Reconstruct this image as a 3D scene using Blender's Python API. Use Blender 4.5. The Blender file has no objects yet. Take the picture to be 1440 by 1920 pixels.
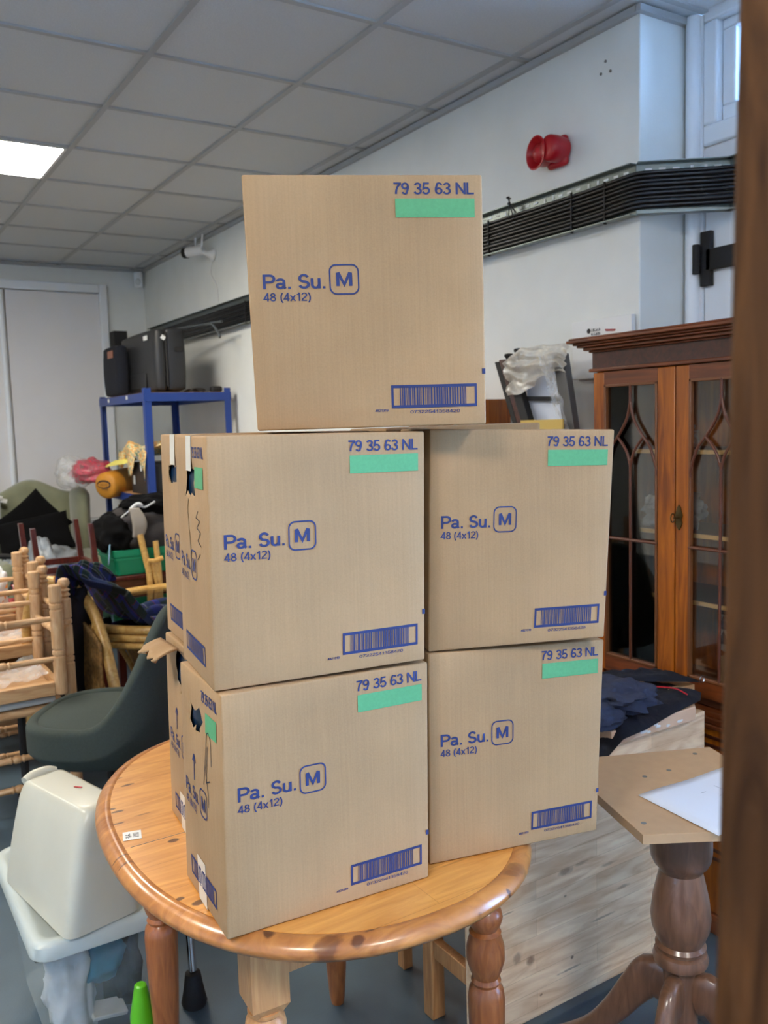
import bpy, bmesh, math, random
from mathutils import Vector, Matrix, noise
random.seed(7)
S = bpy.context.scene
COL = S.collection
# ------------------------------------------------------------------ camera
EYE = Vector((0, 0, 1.52))
def cam_axes():
    yaw, pitch, roll = math.radians(57.7), math.radians(5.85), math.radians(1.75)
    f = Vector((math.cos(yaw)*math.cos(pitch), math.sin(yaw)*math.cos(pitch), -math.sin(pitch)))
    r = Vector((math.sin(yaw), -math.cos(yaw), 0)); d = f.cross(r)
    c, s = math.cos(roll), math.sin(roll)
    return c*r + s*d, -s*r + c*d, f
R_, D_, F_ = cam_axes()
cd = bpy.data.cameras.new('camera'); cam = bpy.data.objects.new('camera', cd); COL.objects.link(cam)
M = Matrix((R_, -D_, -F_)).transposed().to_4x4(); M.translation = EYE
cam.matrix_world = M
cd.sensor_fit = 'VERTICAL'; cd.sensor_height = 36; cd.sensor_width = 27; cd.lens = 1640/1920*36
cd.clip_start = .02
cd.dof.use_dof = True; cd.dof.focus_distance = 1.35; cd.dof.aperture_fstop = 9
S.camera = cam
# ------------------------------------------------------------------ world and exposure
W = bpy.data.worlds.new('sky'); S.world = W; W.use_nodes = True
W.node_tree.nodes['Background'].inputs[0].default_value = (.32, .57, 1, 1)
W.node_tree.nodes['Background'].inputs[1].default_value = 27.0
S.view_settings.view_transform = 'Standard'; S.view_settings.look = 'None'
S.view_settings.gamma = 1; S.view_settings.use_curve_mapping = False
S.view_settings.exposure = 0.34
PANEL = 44.0        # ceiling panel emission
# ------------------------------------------------------------------ materials
def lin(c):
    return tuple(((x/255+.055)/1.055)**2.4 if x/255 > .04045 else x/255/12.92 for x in c) + (1,)
def mat(name, rgb, rough=.6, metal=0, spec=.5, noise_amt=.0, nscale=30, bump=0, bscale=200, trans=0, alpha=1, sheen=0):
    m = bpy.data.materials.new(name); m.use_nodes = True
    n = m.node_tree.nodes; l = m.node_tree.links; b = n['Principled BSDF']
    b.inputs['Base Color'].default_value = lin(rgb); b.inputs['Roughness'].default_value = rough
    b.inputs['Metallic'].default_value = metal; b.inputs['Specular IOR Level'].default_value = spec
    b.inputs['Alpha'].default_value = alpha; b.inputs['Transmission Weight'].default_value = trans
    b.inputs['Sheen Weight'].default_value = sheen
    tc = n.new('ShaderNodeTexCoord')
    if noise_amt:
        t = n.new('ShaderNodeTexNoise'); t.inputs['Scale'].default_value = nscale; t.inputs['Detail'].default_value = 5
        l.new(tc.outputs['Object'], t.inputs['Vector'])
        r = n.new('ShaderNodeValToRGB'); c = lin(rgb)
        r.color_ramp.elements[0].position = .3; r.color_ramp.elements[1].position = .7
        r.color_ramp.elements[0].color = tuple(x*(1-noise_amt) for x in c[:3])+(1,)
        r.color_ramp.elements[1].color = tuple(min(1, x*(1+noise_amt)) for x in c[:3])+(1,)
        l.new(t.outputs['Fac'], r.inputs[0]); l.new(r.outputs[0], b.inputs['Base Color'])
    if bump:
        t = n.new('ShaderNodeTexNoise'); t.inputs['Scale'].default_value = bscale; t.inputs['Detail'].default_value = 4
        l.new(tc.outputs['Object'], t.inputs['Vector'])
        bp = n.new('ShaderNodeBump'); bp.inputs['Strength'].default_value = bump; bp.inputs['Distance'].default_value = .01
        l.new(t.outputs['Fac'], bp.inputs['Height']); l.new(bp.outputs[0], b.inputs['Normal'])
    return m
def wood(name, c1, c2, stretch=(1, 12, 12), scale=3, rough=.4, knots=None, dist=1.5, planks=None, coat=0, kdim=None, spec=.5):
    """grain runs along the axis whose stretch is smallest; planks=(axis, width, length, variation)"""
    m = bpy.data.materials.new(name); m.use_nodes = True
    n = m.node_tree.nodes; l = m.node_tree.links; b = n['Principled BSDF']
    b.inputs['Roughness'].default_value = rough; b.inputs['Coat Weight'].default_value = coat; b.inputs['Specular IOR Level'].default_value = spec; b.inputs['Coat Roughness'].default_value = .15
    tc = n.new('ShaderNodeTexCoord'); mp = n.new('ShaderNodeMapping'); mp.inputs['Scale'].default_value = stretch
    l.new(tc.outputs['Object'], mp.inputs[0])
    t = n.new('ShaderNodeTexNoise'); t.inputs['Scale'].default_value = scale; t.inputs['Detail'].default_value = 7; t.inputs['Distortion'].default_value = dist
    l.new(mp.outputs[0], t.inputs['Vector'])
    r = n.new('ShaderNodeValToRGB'); r.color_ramp.elements[0].position = .32; r.color_ramp.elements[1].position = .68
    r.color_ramp.elements[0].color = lin(c2); r.color_ramp.elements[1].color = lin(c1)
    l.new(t.outputs['Fac'], r.inputs[0]); out = r.outputs[0]
    if planks:
        ax, wid, lng, var = planks
        br = n.new('ShaderNodeTexBrick'); br.inputs['Scale'].default_value = 1
        br.inputs['Brick Width'].default_value = lng; br.inputs['Row Height'].default_value = wid
        br.inputs['Mortar Size'].default_value = .0006; br.inputs['Mortar Smooth'].default_value = .1
        br.inputs['Color1'].default_value = (1-var, 1-var, 1-var, 1); br.inputs['Color2'].default_value = (1+var*.4,)*3+(1,)
        br.inputs['Mortar'].default_value = (.75, .7, .65, 1)
        mp2 = n.new('ShaderNodeMapping'); mp2.inputs['Rotation'].default_value = ax
        l.new(tc.outputs['Object'], mp2.inputs[0]); l.new(mp2.outputs[0], br.inputs['Vector'])
        mx = n.new('ShaderNodeMix'); mx.data_type = 'RGBA'; mx.blend_type = 'MULTIPLY'; mx.inputs[0].default_value = 1
        l.new(out, mx.inputs[6]); l.new(br.outputs['Color'], mx.inputs[7]); out = mx.outputs[2]
    if knots:
        ks, kr, kc = knots
        mp3 = n.new('ShaderNodeMapping'); mp3.inputs['Scale'].default_value = tuple(.3 if s == min(stretch) else 1 for s in stretch)
        l.new(tc.outputs['Object'], mp3.inputs[0])
        if kdim:
            mpk = n.new('ShaderNodeMapping'); mpk.inputs['Rotation'].default_value = kdim; l.new(mp3.outputs[0], mpk.inputs[0]); mp3 = mpk
        v = n.new('ShaderNodeTexVoronoi'); v.voronoi_dimensions = '2D' if kdim else '3D'; v.inputs['Scale'].default_value = ks; v.inputs['Randomness'].default_value = 1
        l.new(mp3.outputs[0], v.inputs['Vector'])
        r2 = n.new('ShaderNodeValToRGB'); r2.color_ramp.elements[0].position = kr*.55; r2.color_ramp.elements[1].position = kr
        r2.color_ramp.elements[0].color = (1, 1, 1, 1); r2.color_ramp.elements[1].color = (0, 0, 0, 1)
        l.new(v.outputs['Distance'], r2.inputs[0])
        mx = n.new('ShaderNodeMix'); mx.data_type = 'RGBA'; l.new(r2.outputs[0], mx.inputs[0])
        l.new(out, mx.inputs[6]); mx.inputs[7].default_value = lin(kc); out = mx.outputs[2]
    l.new(out, b.inputs['Base Color'])
    bp = n.new('ShaderNodeBump'); bp.inputs['Strength'].default_value = .12; bp.inputs['Distance'].default_value = .004
    l.new(t.outputs['Fac'], bp.inputs['Height']); l.new(bp.outputs[0], b.inputs['Normal'])
    return m
def spots(m, pts, col, axes=(0, 1), soft=.35):
    """real knots and dark patches of the timber at fixed places: (x, y, rx, ry[, strength])"""
    n = m.node_tree.nodes; l = m.node_tree.links; b = n['Principled BSDF']
    tc = n.new('ShaderNodeTexCoord'); sp = n.new('ShaderNodeSeparateXYZ'); l.new(tc.outputs['Object'], sp.inputs[0]); cb = n.new('ShaderNodeCombineXYZ')
    l.new(sp.outputs[axes[0]], cb.inputs[0]); l.new(sp.outputs[axes[1]], cb.inputs[1])
    ns = n.new('ShaderNodeTexNoise'); ns.inputs['Scale'].default_value = 60; l.new(tc.outputs['Object'], ns.inputs['Vector'])
    acc = None
    for q in pts:
        x, y, rx, ry = q[:4]; st = q[4] if len(q) > 4 else .85
        mp = n.new('ShaderNodeMapping'); mp.vector_type = 'TEXTURE'; mp.inputs['Location'].default_value = (x, y, 0); mp.inputs['Scale'].default_value = (rx, ry, 1)
        l.new(cb.outputs[0], mp.inputs[0]); ln = n.new('ShaderNodeVectorMath'); ln.operation = 'LENGTH'; l.new(mp.outputs[0], ln.inputs[0])
        ad = n.new('ShaderNodeMath'); ad.operation = 'MULTIPLY_ADD'; ad.inputs[1].default_value = .9; l.new(ns.outputs['Fac'], ad.inputs[0]); l.new(ln.outputs['Value'], ad.inputs[2])
        mr = n.new('ShaderNodeMapRange'); mr.inputs[1].default_value = 1.45; mr.inputs[2].default_value = 1.45-soft; mr.inputs[3].default_value = 0; mr.inputs[4].default_value = st
        l.new(ad.outputs[0], mr.inputs[0])
        if acc is None: acc = mr.outputs[0]
        else:
            mxx = n.new('ShaderNodeMath'); mxx.operation = 'MAXIMUM'; l.new(acc, mxx.inputs[0]); l.new(mr.outputs[0], mxx.inputs[1]); acc = mxx.outputs[0]
    src = b.inputs['Base Color'].links[0].from_socket
    mx = n.new('ShaderNodeMix'); mx.data_type = 'RGBA'; l.new(acc, mx.inputs[0]); l.new(src, mx.inputs[6]); mx.inputs[7].default_value = lin(col); l.new(mx.outputs[2], b.inputs['Base Color'])
def glass(name, tint=(1, 1, 1), clear=.9, rough=.02):
    m = bpy.data.materials.new(name); m.use_nodes = True
    n = m.node_tree.nodes; l = m.node_tree.links; n.remove(n['Principled BSDF'])
    t = n.new('ShaderNodeBsdfTransparent'); t.inputs[0].default_value = tint+(1,)
    g = n.new('ShaderNodeBsdfGlossy'); g.inputs['Roughness'].default_value = rough
    fr = n.new('ShaderNodeFresnel'); fr.inputs[0].default_value = 1.5
    mx = n.new('ShaderNodeMixShader'); l.new(fr.outputs[0], mx.inputs[0]); l.new(t.outputs[0], mx.inputs[1]); l.new(g.outputs[0], mx.inputs[2])
    l.new(mx.outputs[0], n['Material Output'].inputs[0]); return m
def frosted(name, rgb, opac=.35, rough=.25):
    """thin milky or clear plastic film"""
    m = bpy.data.materials.new(name); m.use_nodes = True
    n = m.node_tree.nodes; l = m.node_tree.links; b = n['Principled BSDF']
    b.inputs['Base Color'].default_value = lin(rgb); b.inputs['Roughness'].default_value = rough
    t = n.new('ShaderNodeBsdfTransparent'); mx = n.new('ShaderNodeMixShader')
    tc = n.new('ShaderNodeTexCoord'); ns = n.new('ShaderNodeTexNoise'); ns.inputs['Scale'].default_value = 18; ns.inputs['Detail'].default_value = 4
    l.new(tc.outputs['Object'], ns.inputs['Vector'])
    r = n.new('ShaderNodeMapRange'); r.inputs[1].default_value = .35; r.inputs[2].default_value = .65; r.inputs[3].default_value = opac*.75; r.inputs[4].default_value = min(1, opac*1.3)
    l.new(ns.outputs['Fac'], r.inputs[0]); l.new(r.outputs[0], mx.inputs[0])
    l.new(t.outputs[0], mx.inputs[1]); l.new(b.outputs[0], mx.inputs[2]); l.new(mx.outputs[0], n['Material Output'].inputs[0])
    return m
def cardboard(name, rgb):
    m = bpy.data.materials.new(name); m.use_nodes = True
    n = m.node_tree.nodes; l = m.node_tree.links; b = n['Principled BSDF']
    b.inputs['Roughness'].default_value = .75; b.inputs['Specular IOR Level'].default_value = .25
    tc = n.new('ShaderNodeTexCoord')
    t = n.new('ShaderNodeTexNoise'); t.inputs['Scale'].default_value = 350; t.inputs['Detail'].default_value = 3
    t2 = n.new('ShaderNodeTexNoise'); t2.inputs['Scale'].default_value = 4; t2.inputs['Detail'].default_value = 3
    mp = n.new('ShaderNodeMapping'); mp.inputs['Scale'].default_value = (330, 330, 2)
    t3 = n.new('ShaderNodeTexNoise'); t3.inputs['Scale'].default_value = 1; t3.inputs['Detail'].default_value = 1
    l.new(tc.outputs['Object'], mp.inputs[0]); l.new(mp.outputs[0], t3.inputs['Vector'])
    for q in (t, t2): l.new(tc.outputs['Object'], q.inputs['Vector'])
    a = n.new('ShaderNodeMath'); a.operation = 'MULTIPLY_ADD'; a.inputs[1].default_value = .35; l.new(t.outputs['Fac'], a.inputs[0]); l.new(t2.outputs['Fac'], a.inputs[2])
    a2 = n.new('ShaderNodeMath'); a2.operation = 'MULTIPLY_ADD'; a2.inputs[1].default_value = .3; l.new(t3.outputs['Fac'], a2.inputs[0]); l.new(a.outputs[0], a2.inputs[2])
    r = n.new('ShaderNodeValToRGB'); c = lin(rgb)
    r.color_ramp.elements[0].position = .5; r.color_ramp.elements[1].position = 1.1
    r.color_ramp.elements[0].color = tuple(x*.86 for x in c[:3])+(1,); r.color_ramp.elements[1].color = tuple(x*1.14 for x in c[:3])+(1,)
    l.new(a2.outputs[0], r.inputs[0]); l.new(r.outputs[0], b.inputs['Base Color'])
    bp = n.new('ShaderNodeBump'); bp.inputs['Strength'].default_value = .15; bp.inputs['Distance'].default_value = .002
    l.new(a2.outputs[0], bp.inputs['Height']); l.new(bp.outputs[0], b.inputs['Normal'])
    return m
def ramp_noise(name, cols, scale, rough=.8, detail=3, dist=1.0):
    m = bpy.data.materials.new(name); m.use_nodes = True
    n = m.node_tree.nodes; l = m.node_tree.links; b = n['Principled BSDF']; b.inputs['Roughness'].default_value = rough
    tc = n.new('ShaderNodeTexCoord'); t = n.new('ShaderNodeTexNoise'); t.inputs['Scale'].default_value = scale
    t.inputs['Detail'].default_value = detail; t.inputs['Distortion'].default_value = dist; l.new(tc.outputs['Object'], t.inputs['Vector'])
    r = n.new('ShaderNodeValToRGB'); r.color_ramp.interpolation = 'CONSTANT'; e = r.color_ramp.elements
    while len(e) < len(cols): e.new(.5)
    for i, c in enumerate(cols): e[i].position = .28+.44*i/len(cols); e[i].color = lin(c)
    l.new(t.outputs['Fac'], r.inputs[0]); l.new(r.outputs[0], b.inputs['Base Color']); return m
def tartan(name):
    m = bpy.data.materials.new(name); m.use_nodes = True
    n = m.node_tree.nodes; l = m.node_tree.links; b = n['Principled BSDF']; b.inputs['Roughness'].default_value = .95
    uv = n.new('ShaderNodeUVMap'); sp = n.new('ShaderNodeSeparateXYZ'); l.new(uv.outputs[0], sp.inputs[0])
    def bands(o, k):
        a = n.new('ShaderNodeMath'); a.operation = 'MULTIPLY'; a.inputs[1].default_value = k; l.new(o, a.inputs[0])
        f = n.new('ShaderNodeMath'); f.operation = 'FRACT'; l.new(a.outputs[0], f.inputs[0])
        r = n.new('ShaderNodeValToRGB'); r.color_ramp.interpolation = 'CONSTANT'; e = r.color_ramp.elements
        for pos, c in ((0, (8, 30, 28)), (.3, (20, 30, 90)), (.52, (8, 10, 20)), (.6, (120, 126, 120)), (.625, (8, 38, 34)), (.85, (120, 25, 60)), (.87, (34, 42, 128))):
            q = e.new(pos) if pos not in (0,) else e[0]
            q.color = lin(c)
        e[-1].color = lin((34, 42, 128))
        l.new(f.outputs[0], r.inputs[0]); return r.outputs[0]
    mx = n.new('ShaderNodeMix'); mx.data_type = 'RGBA'; mx.inputs[0].default_value = .5
    l.new(bands(sp.outputs[0], 3), mx.inputs[6]); l.new(bands(sp.outputs[1], 7), mx.inputs[7]); l.new(mx.outputs[2], b.inputs['Base Color'])
    return m
def emit(name, rgb, s):
    m = bpy.data.materials.new(name); m.use_nodes = True
    n = m.node_tree.nodes; b = n['Principled BSDF']; b.inputs['Base Color'].default_value = lin(rgb)
    b.inputs['Emission Color'].default_value = lin(rgb); b.inputs['Emission Strength'].default_value = s; return m

K = {}
K['wall'] = mat('wall_paint', (226, 227, 222), .7, noise_amt=.03, nscale=5, bump=.05, bscale=120)
K['upvc'] = mat('white_gloss', (232, 236, 240), .3)
K['door_white'] = mat('white_door_paint', (222, 220, 220), .5, noise_amt=.02, nscale=4)
K['floor'] = mat('blue_vinyl', (70, 88, 100), .42, noise_amt=.22, nscale=3.5, bump=.05)
K['card'] = cardboard('brown_cardboard', (166, 133, 96))
K['card_dark'] = cardboard('cardboard_inside', (150, 125, 92))
K['ink'] = mat('blue_ink', (34, 48, 100), .7)
K['grn'] = mat('green_print', (86, 156, 104), .7, noise_amt=.05, nscale=200)
K['pen'] = mat('black_pen', (30, 28, 40), .6)
K['tape'] = mat('pale_tape', (214, 206, 188), .35)
K['pack'] = mat('dark_teal_plastic', (10, 36, 60), .3, noise_amt=.6, nscale=25)
K['top_wood'] = wood('honey_pine', (226, 160, 82), (200, 132, 58), (2.5, 16, 16), 2.2, .33, coat=.3, planks=((0, 0, 0), .098, 3, .06))
K['rim_wood'] = wood('pine_edge', (200, 134, 70), (154, 92, 44), (3, 8, 8), 3, .3, coat=.4)
spots(K['top_wood'], [(-.293, .333, .020, .006), (-.276, .285, .015, .006), (-.336, .182, .010, .005), (-.331, .163, .014, .006), (-.345, .108, .014, .004), (-.29, .12, .02, .003, .5), (-.28, -.026, .012, .008), (-.34, -.232, .010, .006), (-.317, -.261, .012, .009), (.1, -.40, .04, .003, .3), (.2, -.36, .05, .003, .3)], (62, 26, 12))
spots(K['rim_wood'], [(-.261, -.407, .011, .012), (-.198, -.478, .026, .016, .6), (-.156, -.496, .012, .010, .8), (-.12, -.49, .022, .004, .7), (.177, -.473, .022, .014, .5), (.158, -.483, .020, .008, .5), (.126, -.511, .006, .005), (.05, -.537, .008, .006), (-.38, -.028, .020, .003, .7), (-.379, -.059, .020, .003, .7)], (70, 32, 16))
K['leg_wood'] = wood('turned_pine', (178, 106, 56), (140, 76, 36), (20, 20, 2), 3, .35, coat=.3)
K['leg_pale'] = wood('pale_pine', (204, 152, 100), (178, 122, 74), (22, 22, 2), 3, .4)
K['stool_wood'] = wood('blond_pine', (214, 176, 132), (186, 142, 96), (20, 20, 3), 2.5, .4, knots=(9, .04, (120, 70, 40)))
K['stool_wood_x'] = wood('blond_pine_rail', (210, 170, 124), (180, 134, 88), (3, 20, 20), 2.5, .4)
K['butcher'] = wood('butcher_block', (255, 226, 190), (220, 178, 138), (2, 14, 14), 2.0, .45, planks=((math.radians(90), 0, 0), .048, .42, .12))
spots(K['butcher'], [(-.107, .377, .030, .012, .6), (-.055, .382, .03, .006, .4), (-.23, .184, .016, .016, .7), (-.273, .204, .018, .018, .5), (-.09, .139, .007, .006, .9), (.042, .35, .035, .006, .4), (-.112, .312, .006, .004, .6), (-.10, .11, .045, .004, .6), (-.197, .079, .006, .004, .8), (.10, .27, .03, .006, .45), (.02, .21, .05, .004, .5), (-.3, .33, .02, .003, .5), (.2, .35, .03, .006, .4), (.25, .16, .02, .01, .5)], (112, 76, 58), (0, 2), .6)
K['mdf'] = mat('mdf_board', (190, 154, 116), .6, noise_amt=.04, nscale=40)
K['mdf_edge'] = mat('mdf_cut_edge', (140, 104, 66), .8)
K['ped'] = wood('brown_mahogany', (126, 88, 64), (98, 66, 46), (18, 18, 3), 2.5, .28, coat=.5)
K['cab'] = wood('yew_veneer', (176, 96, 14), (120, 56, 4), (12, 12, 1.2), 2.5, .35, coat=.25)
K['cab_h'] = wood('yew_veneer_rail', (124, 62, 26), (84, 38, 14), (12, 1.2, 12), 2.5, .35, coat=.25)
K['cab_dark'] = wood('burr_frieze', (78, 34, 22), (50, 20, 12), (6, 6, 6), 6, .35, coat=.2)
K['cab_in'] = mat('cabinet_inside', (96, 52, 28), .6)
K['moulding'] = mat('pane_moulding', (112, 66, 34), .4)
K['bead'] = mat('gilt_bead', (232, 186, 116), .35)
K['bar'] = mat('dark_glazing_bar', (92, 48, 30), .3)
K['bagfilm'] = frosted('cloudy_bag', (206, 212, 222), .6, .25)
K['brass'] = mat('antique_brass', (92, 76, 48), .4, metal=.9)
K['pane'] = glass('cabinet_glass', (.93, .93, .93))
K['clear'] = glass('window_glass', (.95, .97, 1))
K['post'] = wood('stained_post', (82, 52, 26), (44, 25, 10), (30, 30, 2.5), 2, .7, spec=.12)
K['blue_metal'] = mat('blue_powdercoat', (24, 58, 132), .4)
K['chip'] = mat('chipboard', (176, 132, 86), .8, noise_amt=.2, nscale=120)
K['blk_plastic'] = mat('black_plastic', (38, 39, 42), .45, bump=.1, bscale=400)
K['blk'] = mat('black_matte', (24, 24, 26), .7)
K['blk_cloth'] = mat('black_fabric', (5, 5, 7), 1, spec=.2, bump=.1, bscale=90)
K['char_cloth'] = mat('charcoal_fabric', (52, 48, 48), .95, bump=.2, bscale=90)
K['navy'] = mat('navy_fabric', (13, 17, 30), .9, bump=.3, bscale=70)
K['navy_l'] = mat('slate_blue_fabric', (42, 50, 74), .9, bump=.3, bscale=70)
K['beige'] = mat('beige_fabric', (150, 142, 132), .95, bump=.2)
K['gchair'] = mat('dark_green_fabric', (56, 64, 58), .95, noise_amt=.10, nscale=160, bump=.15, bscale=300)
K['wing'] = mat('sage_velvet', (128, 130, 104), .85, noise_amt=.15, nscale=7, sheen=.5)
K['mahog'] = wood('mahogany_legs', (92, 34, 22), (58, 20, 14), (18, 18, 2), 3, .3, coat=.3)
K['cane'] = wood('rattan_cane', (214, 174, 104), (186, 140, 70), (9, 9, 9), 3, .35, coat=.3)
K['wicker'] = mat('woven_wicker', (150, 112, 62), .7, noise_amt=.5, nscale=60, bump=.6, bscale=60)
K['crate'] = mat('green_crate_plastic', (18, 140, 98), .4)
K['red'] = mat('red_plastic', (176, 28, 34), .35)
K['redfilm'] = frosted('red_film', (206, 70, 92), .62)
K['film'] = frosted('clear_film', (235, 238, 240), .28, .15)
K['wrap'] = frosted('cloudy_wrap', (196, 190, 178), .8, .3)
K['boxplast'] = frosted('translucent_plastic', (198, 214, 220), .2, .3)
K['lidplast'] = mat('milky_lid', (186, 194, 190), .35, noise_amt=.04, nscale=6)
K['cream'] = mat('cream_plastic', (202, 198, 180), .3, noise_amt=.05, nscale=5)
K['teal'] = mat('teal_cloth', (30, 112, 136), .8)
K['white_cloth'] = mat('white_cloth', (200, 204, 206), .85)
K['grey_bag'] = mat('grey_plastic_bag', (128, 134, 140), .35, noise_amt=.25, nscale=14)
K['steel'] = mat('galvanised_steel', (120, 128, 126), .4, metal=.8, noise_amt=.1, nscale=20)
K['chrome'] = mat('chrome', (210, 212, 215), .15, metal=1)
K['cable'] = mat('black_cable', (14, 14, 16), .32)
K['hole'] = mat('dark_slot', (225, 228, 228), .6)
K['white'] = mat('white_plastic', (228, 228, 226), .45)
K['paper'] = mat('white_paper', (226, 232, 244), .7)
K['print_grey'] = mat('grey_print', (120, 128, 150), .7)
K['orange'] = mat('orange_nylon', (196, 132, 40), .55, noise_amt=.12, nscale=20)
K['orange_brown'] = mat('tan_nylon', (150, 110, 56), .6)
K['floral'] = ramp_noise('floral_fabric', [(225, 205, 130), (60, 110, 130), (235, 215, 160), (220, 150, 70), (230, 220, 170), (70, 130, 110)], 22)
K['yellow'] = mat('yellow_cloth', (226, 214, 110), .8)
K['tartan'] = tartan('tartan_wool')
K['lime'] = mat('lime_plastic', (96, 186, 30), .35)
K['tile'] = mat('ceiling_tile', (206, 206, 204), .9, noise_amt=.05, nscale=180, bump=.15, bscale=250)
K['tbar'] = mat('ceiling_grid', (172,172,170), .5)
K['led'] = emit('led_panel', (255, 247, 232), PANEL)
K['foam'] = mat('white_foam', (206, 206, 200), .8)
K['pinkish'] = mat('raw_plank', (214, 176, 146), .7, noise_amt=.1, nscale=8)
K['deep_red'] = mat('red_gloss', (172, 18, 30), .3)
K['grime'] = mat('grime', (120, 118, 114), .9)
K['carrier'] = ramp_noise('carrier_bag_print', [(236, 236, 236), (236, 236, 236), (240, 150, 50)], 9, .5)
K['pinkfilm'] = ramp_noise('pink_white_film', [(236, 214, 218), (206, 60, 84), (240, 232, 232)], 20, .4)

# ------------------------------------------------------------------ mesh tools
def rotz(a): return Matrix.Rotation(a, 3, 'Z')
class MB:
    def __init__(s): s.v = []; s.f = []; s.uv = {}
    def add(s, v, f, uv=None):
        o = len(s.v); s.v += [Vector(p) for p in v]; s.f += [tuple(i+o for i in q) for q in f]
        if uv:
            for i, u in enumerate(uv): s.uv[o+i] = u
        return s
    def box(s, c, d, rot=None, taper=1):
        c = Vector(c); v = []
        for z in (-.5, .5):
            k = taper if z > 0 else 1
            for x, y in ((-.5, -.5), (.5, -.5), (.5, .5), (-.5, .5)):
                p = Vector((x*d[0]*k, y*d[1]*k, z*d[2])); v.append(c+(rot @ p if rot else p))
        return s.add(v, [(3, 2, 1, 0), (4, 5, 6, 7), (0, 1, 5, 4), (1, 2, 6, 5), (2, 3, 7, 6), (3, 0, 4, 7)])
    def bb(s, x0, x1, y0, y1, z0, z1): return s.box(((x0+x1)/2, (y0+y1)/2, (z0+z1)/2), (x1-x0, y1-y0, z1-z0))
    def hexa(s, P):   # P: 8 points, bottom 4 then top 4
        return s.add(P, [(3, 2, 1, 0), (4, 5, 6, 7), (0, 1, 5, 4), (1, 2, 6, 5), (2, 3, 7, 6), (3, 0, 4, 7)])
    def tube(s, pts, rad, n=12, flat=1):
        pts = [Vector(p) for p in pts]
        if not isinstance(rad, (list, tuple)): rad = [rad]*len(pts)
        v = []; up = None
        for i, p in enumerate(pts):
            t = (pts[min(i+1, len(pts)-1)]-pts[max(i-1, 0)]).normalized()
            if up is None: up = t.orthogonal().normalized()
            up = (up - t*up.dot(t)).normalized(); sd = t.cross(up)
            for k in range(n):
                a = 2*math.pi*k/n; v.append(p+(up*math.cos(a)*flat+sd*math.sin(a))*rad[i])
        f = [(i*n+k, i*n+(k+1) % n, (i+1)*n+(k+1) % n, (i+1)*n+k) for i in range(len(pts)-1) for k in range(n)]
        f += [tuple(range(n-1, -1, -1)), tuple((len(pts)-1)*n+k for k in range(n))]
        return s.add(v, f)
    def lathe(s, base, prof, n=24, axis=None):
        """prof [(r, h)] along axis from base"""
        base = Vector(base); ax = Vector(axis).normalized() if axis else Vector((0, 0, 1))
        u = ax.orthogonal().normalized() if axis else Vector((1, 0, 0)); w = ax.cross(u); v = []
        for r, h in prof:
            for k in range(n):
                a = 2*math.pi*k/n; v.append(base+ax*h+(u*math.cos(a)+w*math.sin(a))*max(r, .0002))
        f = [(i*n+k, i*n+(k+1) % n, (i+1)*n+(k+1) % n, (i+1)*n+k) for i in range(len(prof)-1) for k in range(n)]
        f += [tuple(range(n-1, -1, -1)), tuple((len(prof)-1)*n+k for k in range(n))]
        return s.add(v, f)
    def prism(s, poly, z0, z1, xf=None):
        n = len(poly); v = [Vector((x, y, z0)) for x, y in poly]+[Vector((x, y, z1)) for x, y in poly]
        if xf: v = [xf(p) for p in v]
        return s.add(v, [tuple(range(n-1, -1, -1)), tuple(range(n, 2*n))]+[(i, (i+1) % n, n+(i+1) % n, n+i) for i in range(n)])
    def grid(s, fn, nu, nv, cu=False, cv=False):
        v = []; uv = []
        for j in range(nv+(0 if cv else 1)):
            for i in range(nu+(0 if cu else 1)):
                v.append(fn(i/nu, j/nv)); uv.append((i/nu, j/nv))
        W_ = nu if cu else nu+1; H_ = nv if cv else nv+1
        f = [(j*W_+i, j*W_+(i+1) % W_, ((j+1) % H_)*W_+(i+1) % W_, ((j+1) % H_)*W_+i) for j in range(nv) for i in range(nu)]
        return s.add(v, f, uv)
    def blob(s, c, r, seed=0, amp=.12, freq=2.2, nu=40, nv=26, sq=.8, flat_bottom=None):
        c = Vector(c)
        def fn(u, v):
            th = 2*math.pi*u; ph = math.pi*(v-.5)
            def p_(x): return math.copysign(abs(x)**sq, x)
            d = Vector((p_(math.cos(ph))*p_(math.cos(th)), p_(math.cos(ph))*p_(math.sin(th)), p_(math.sin(ph))))
            k = 1+amp*1.3*noise.fractal(d*freq+Vector((seed*7.3, seed, 0)), 1.0, 2.0, 2)
            q = Vector((d.x*r[0]*k, d.y*r[1]*k, d.z*r[2]*k))
            if flat_bottom is not None: q.z = max(q.z, -flat_bottom)
            return c+q
        return s.grid(fn, nu, nv, cu=True)
def smoothpath(pts, n=8):
    P = [Vector(p) for p in pts]; P = [P[0]*2-P[1]]+P+[P[-1]*2-P[-2]]; out = []
    for i in range(1, len(P)-2):
        for k in range(n):
            t = k/n; a, b, c, d = P[i-1:i+3]
            out.append(.5*((2*b)+(-a+c)*t+(2*a-5*b+4*c-d)*t*t+(-a+3*b-3*c+d)*t**3))
    out.append(P[-2]); return out

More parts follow.
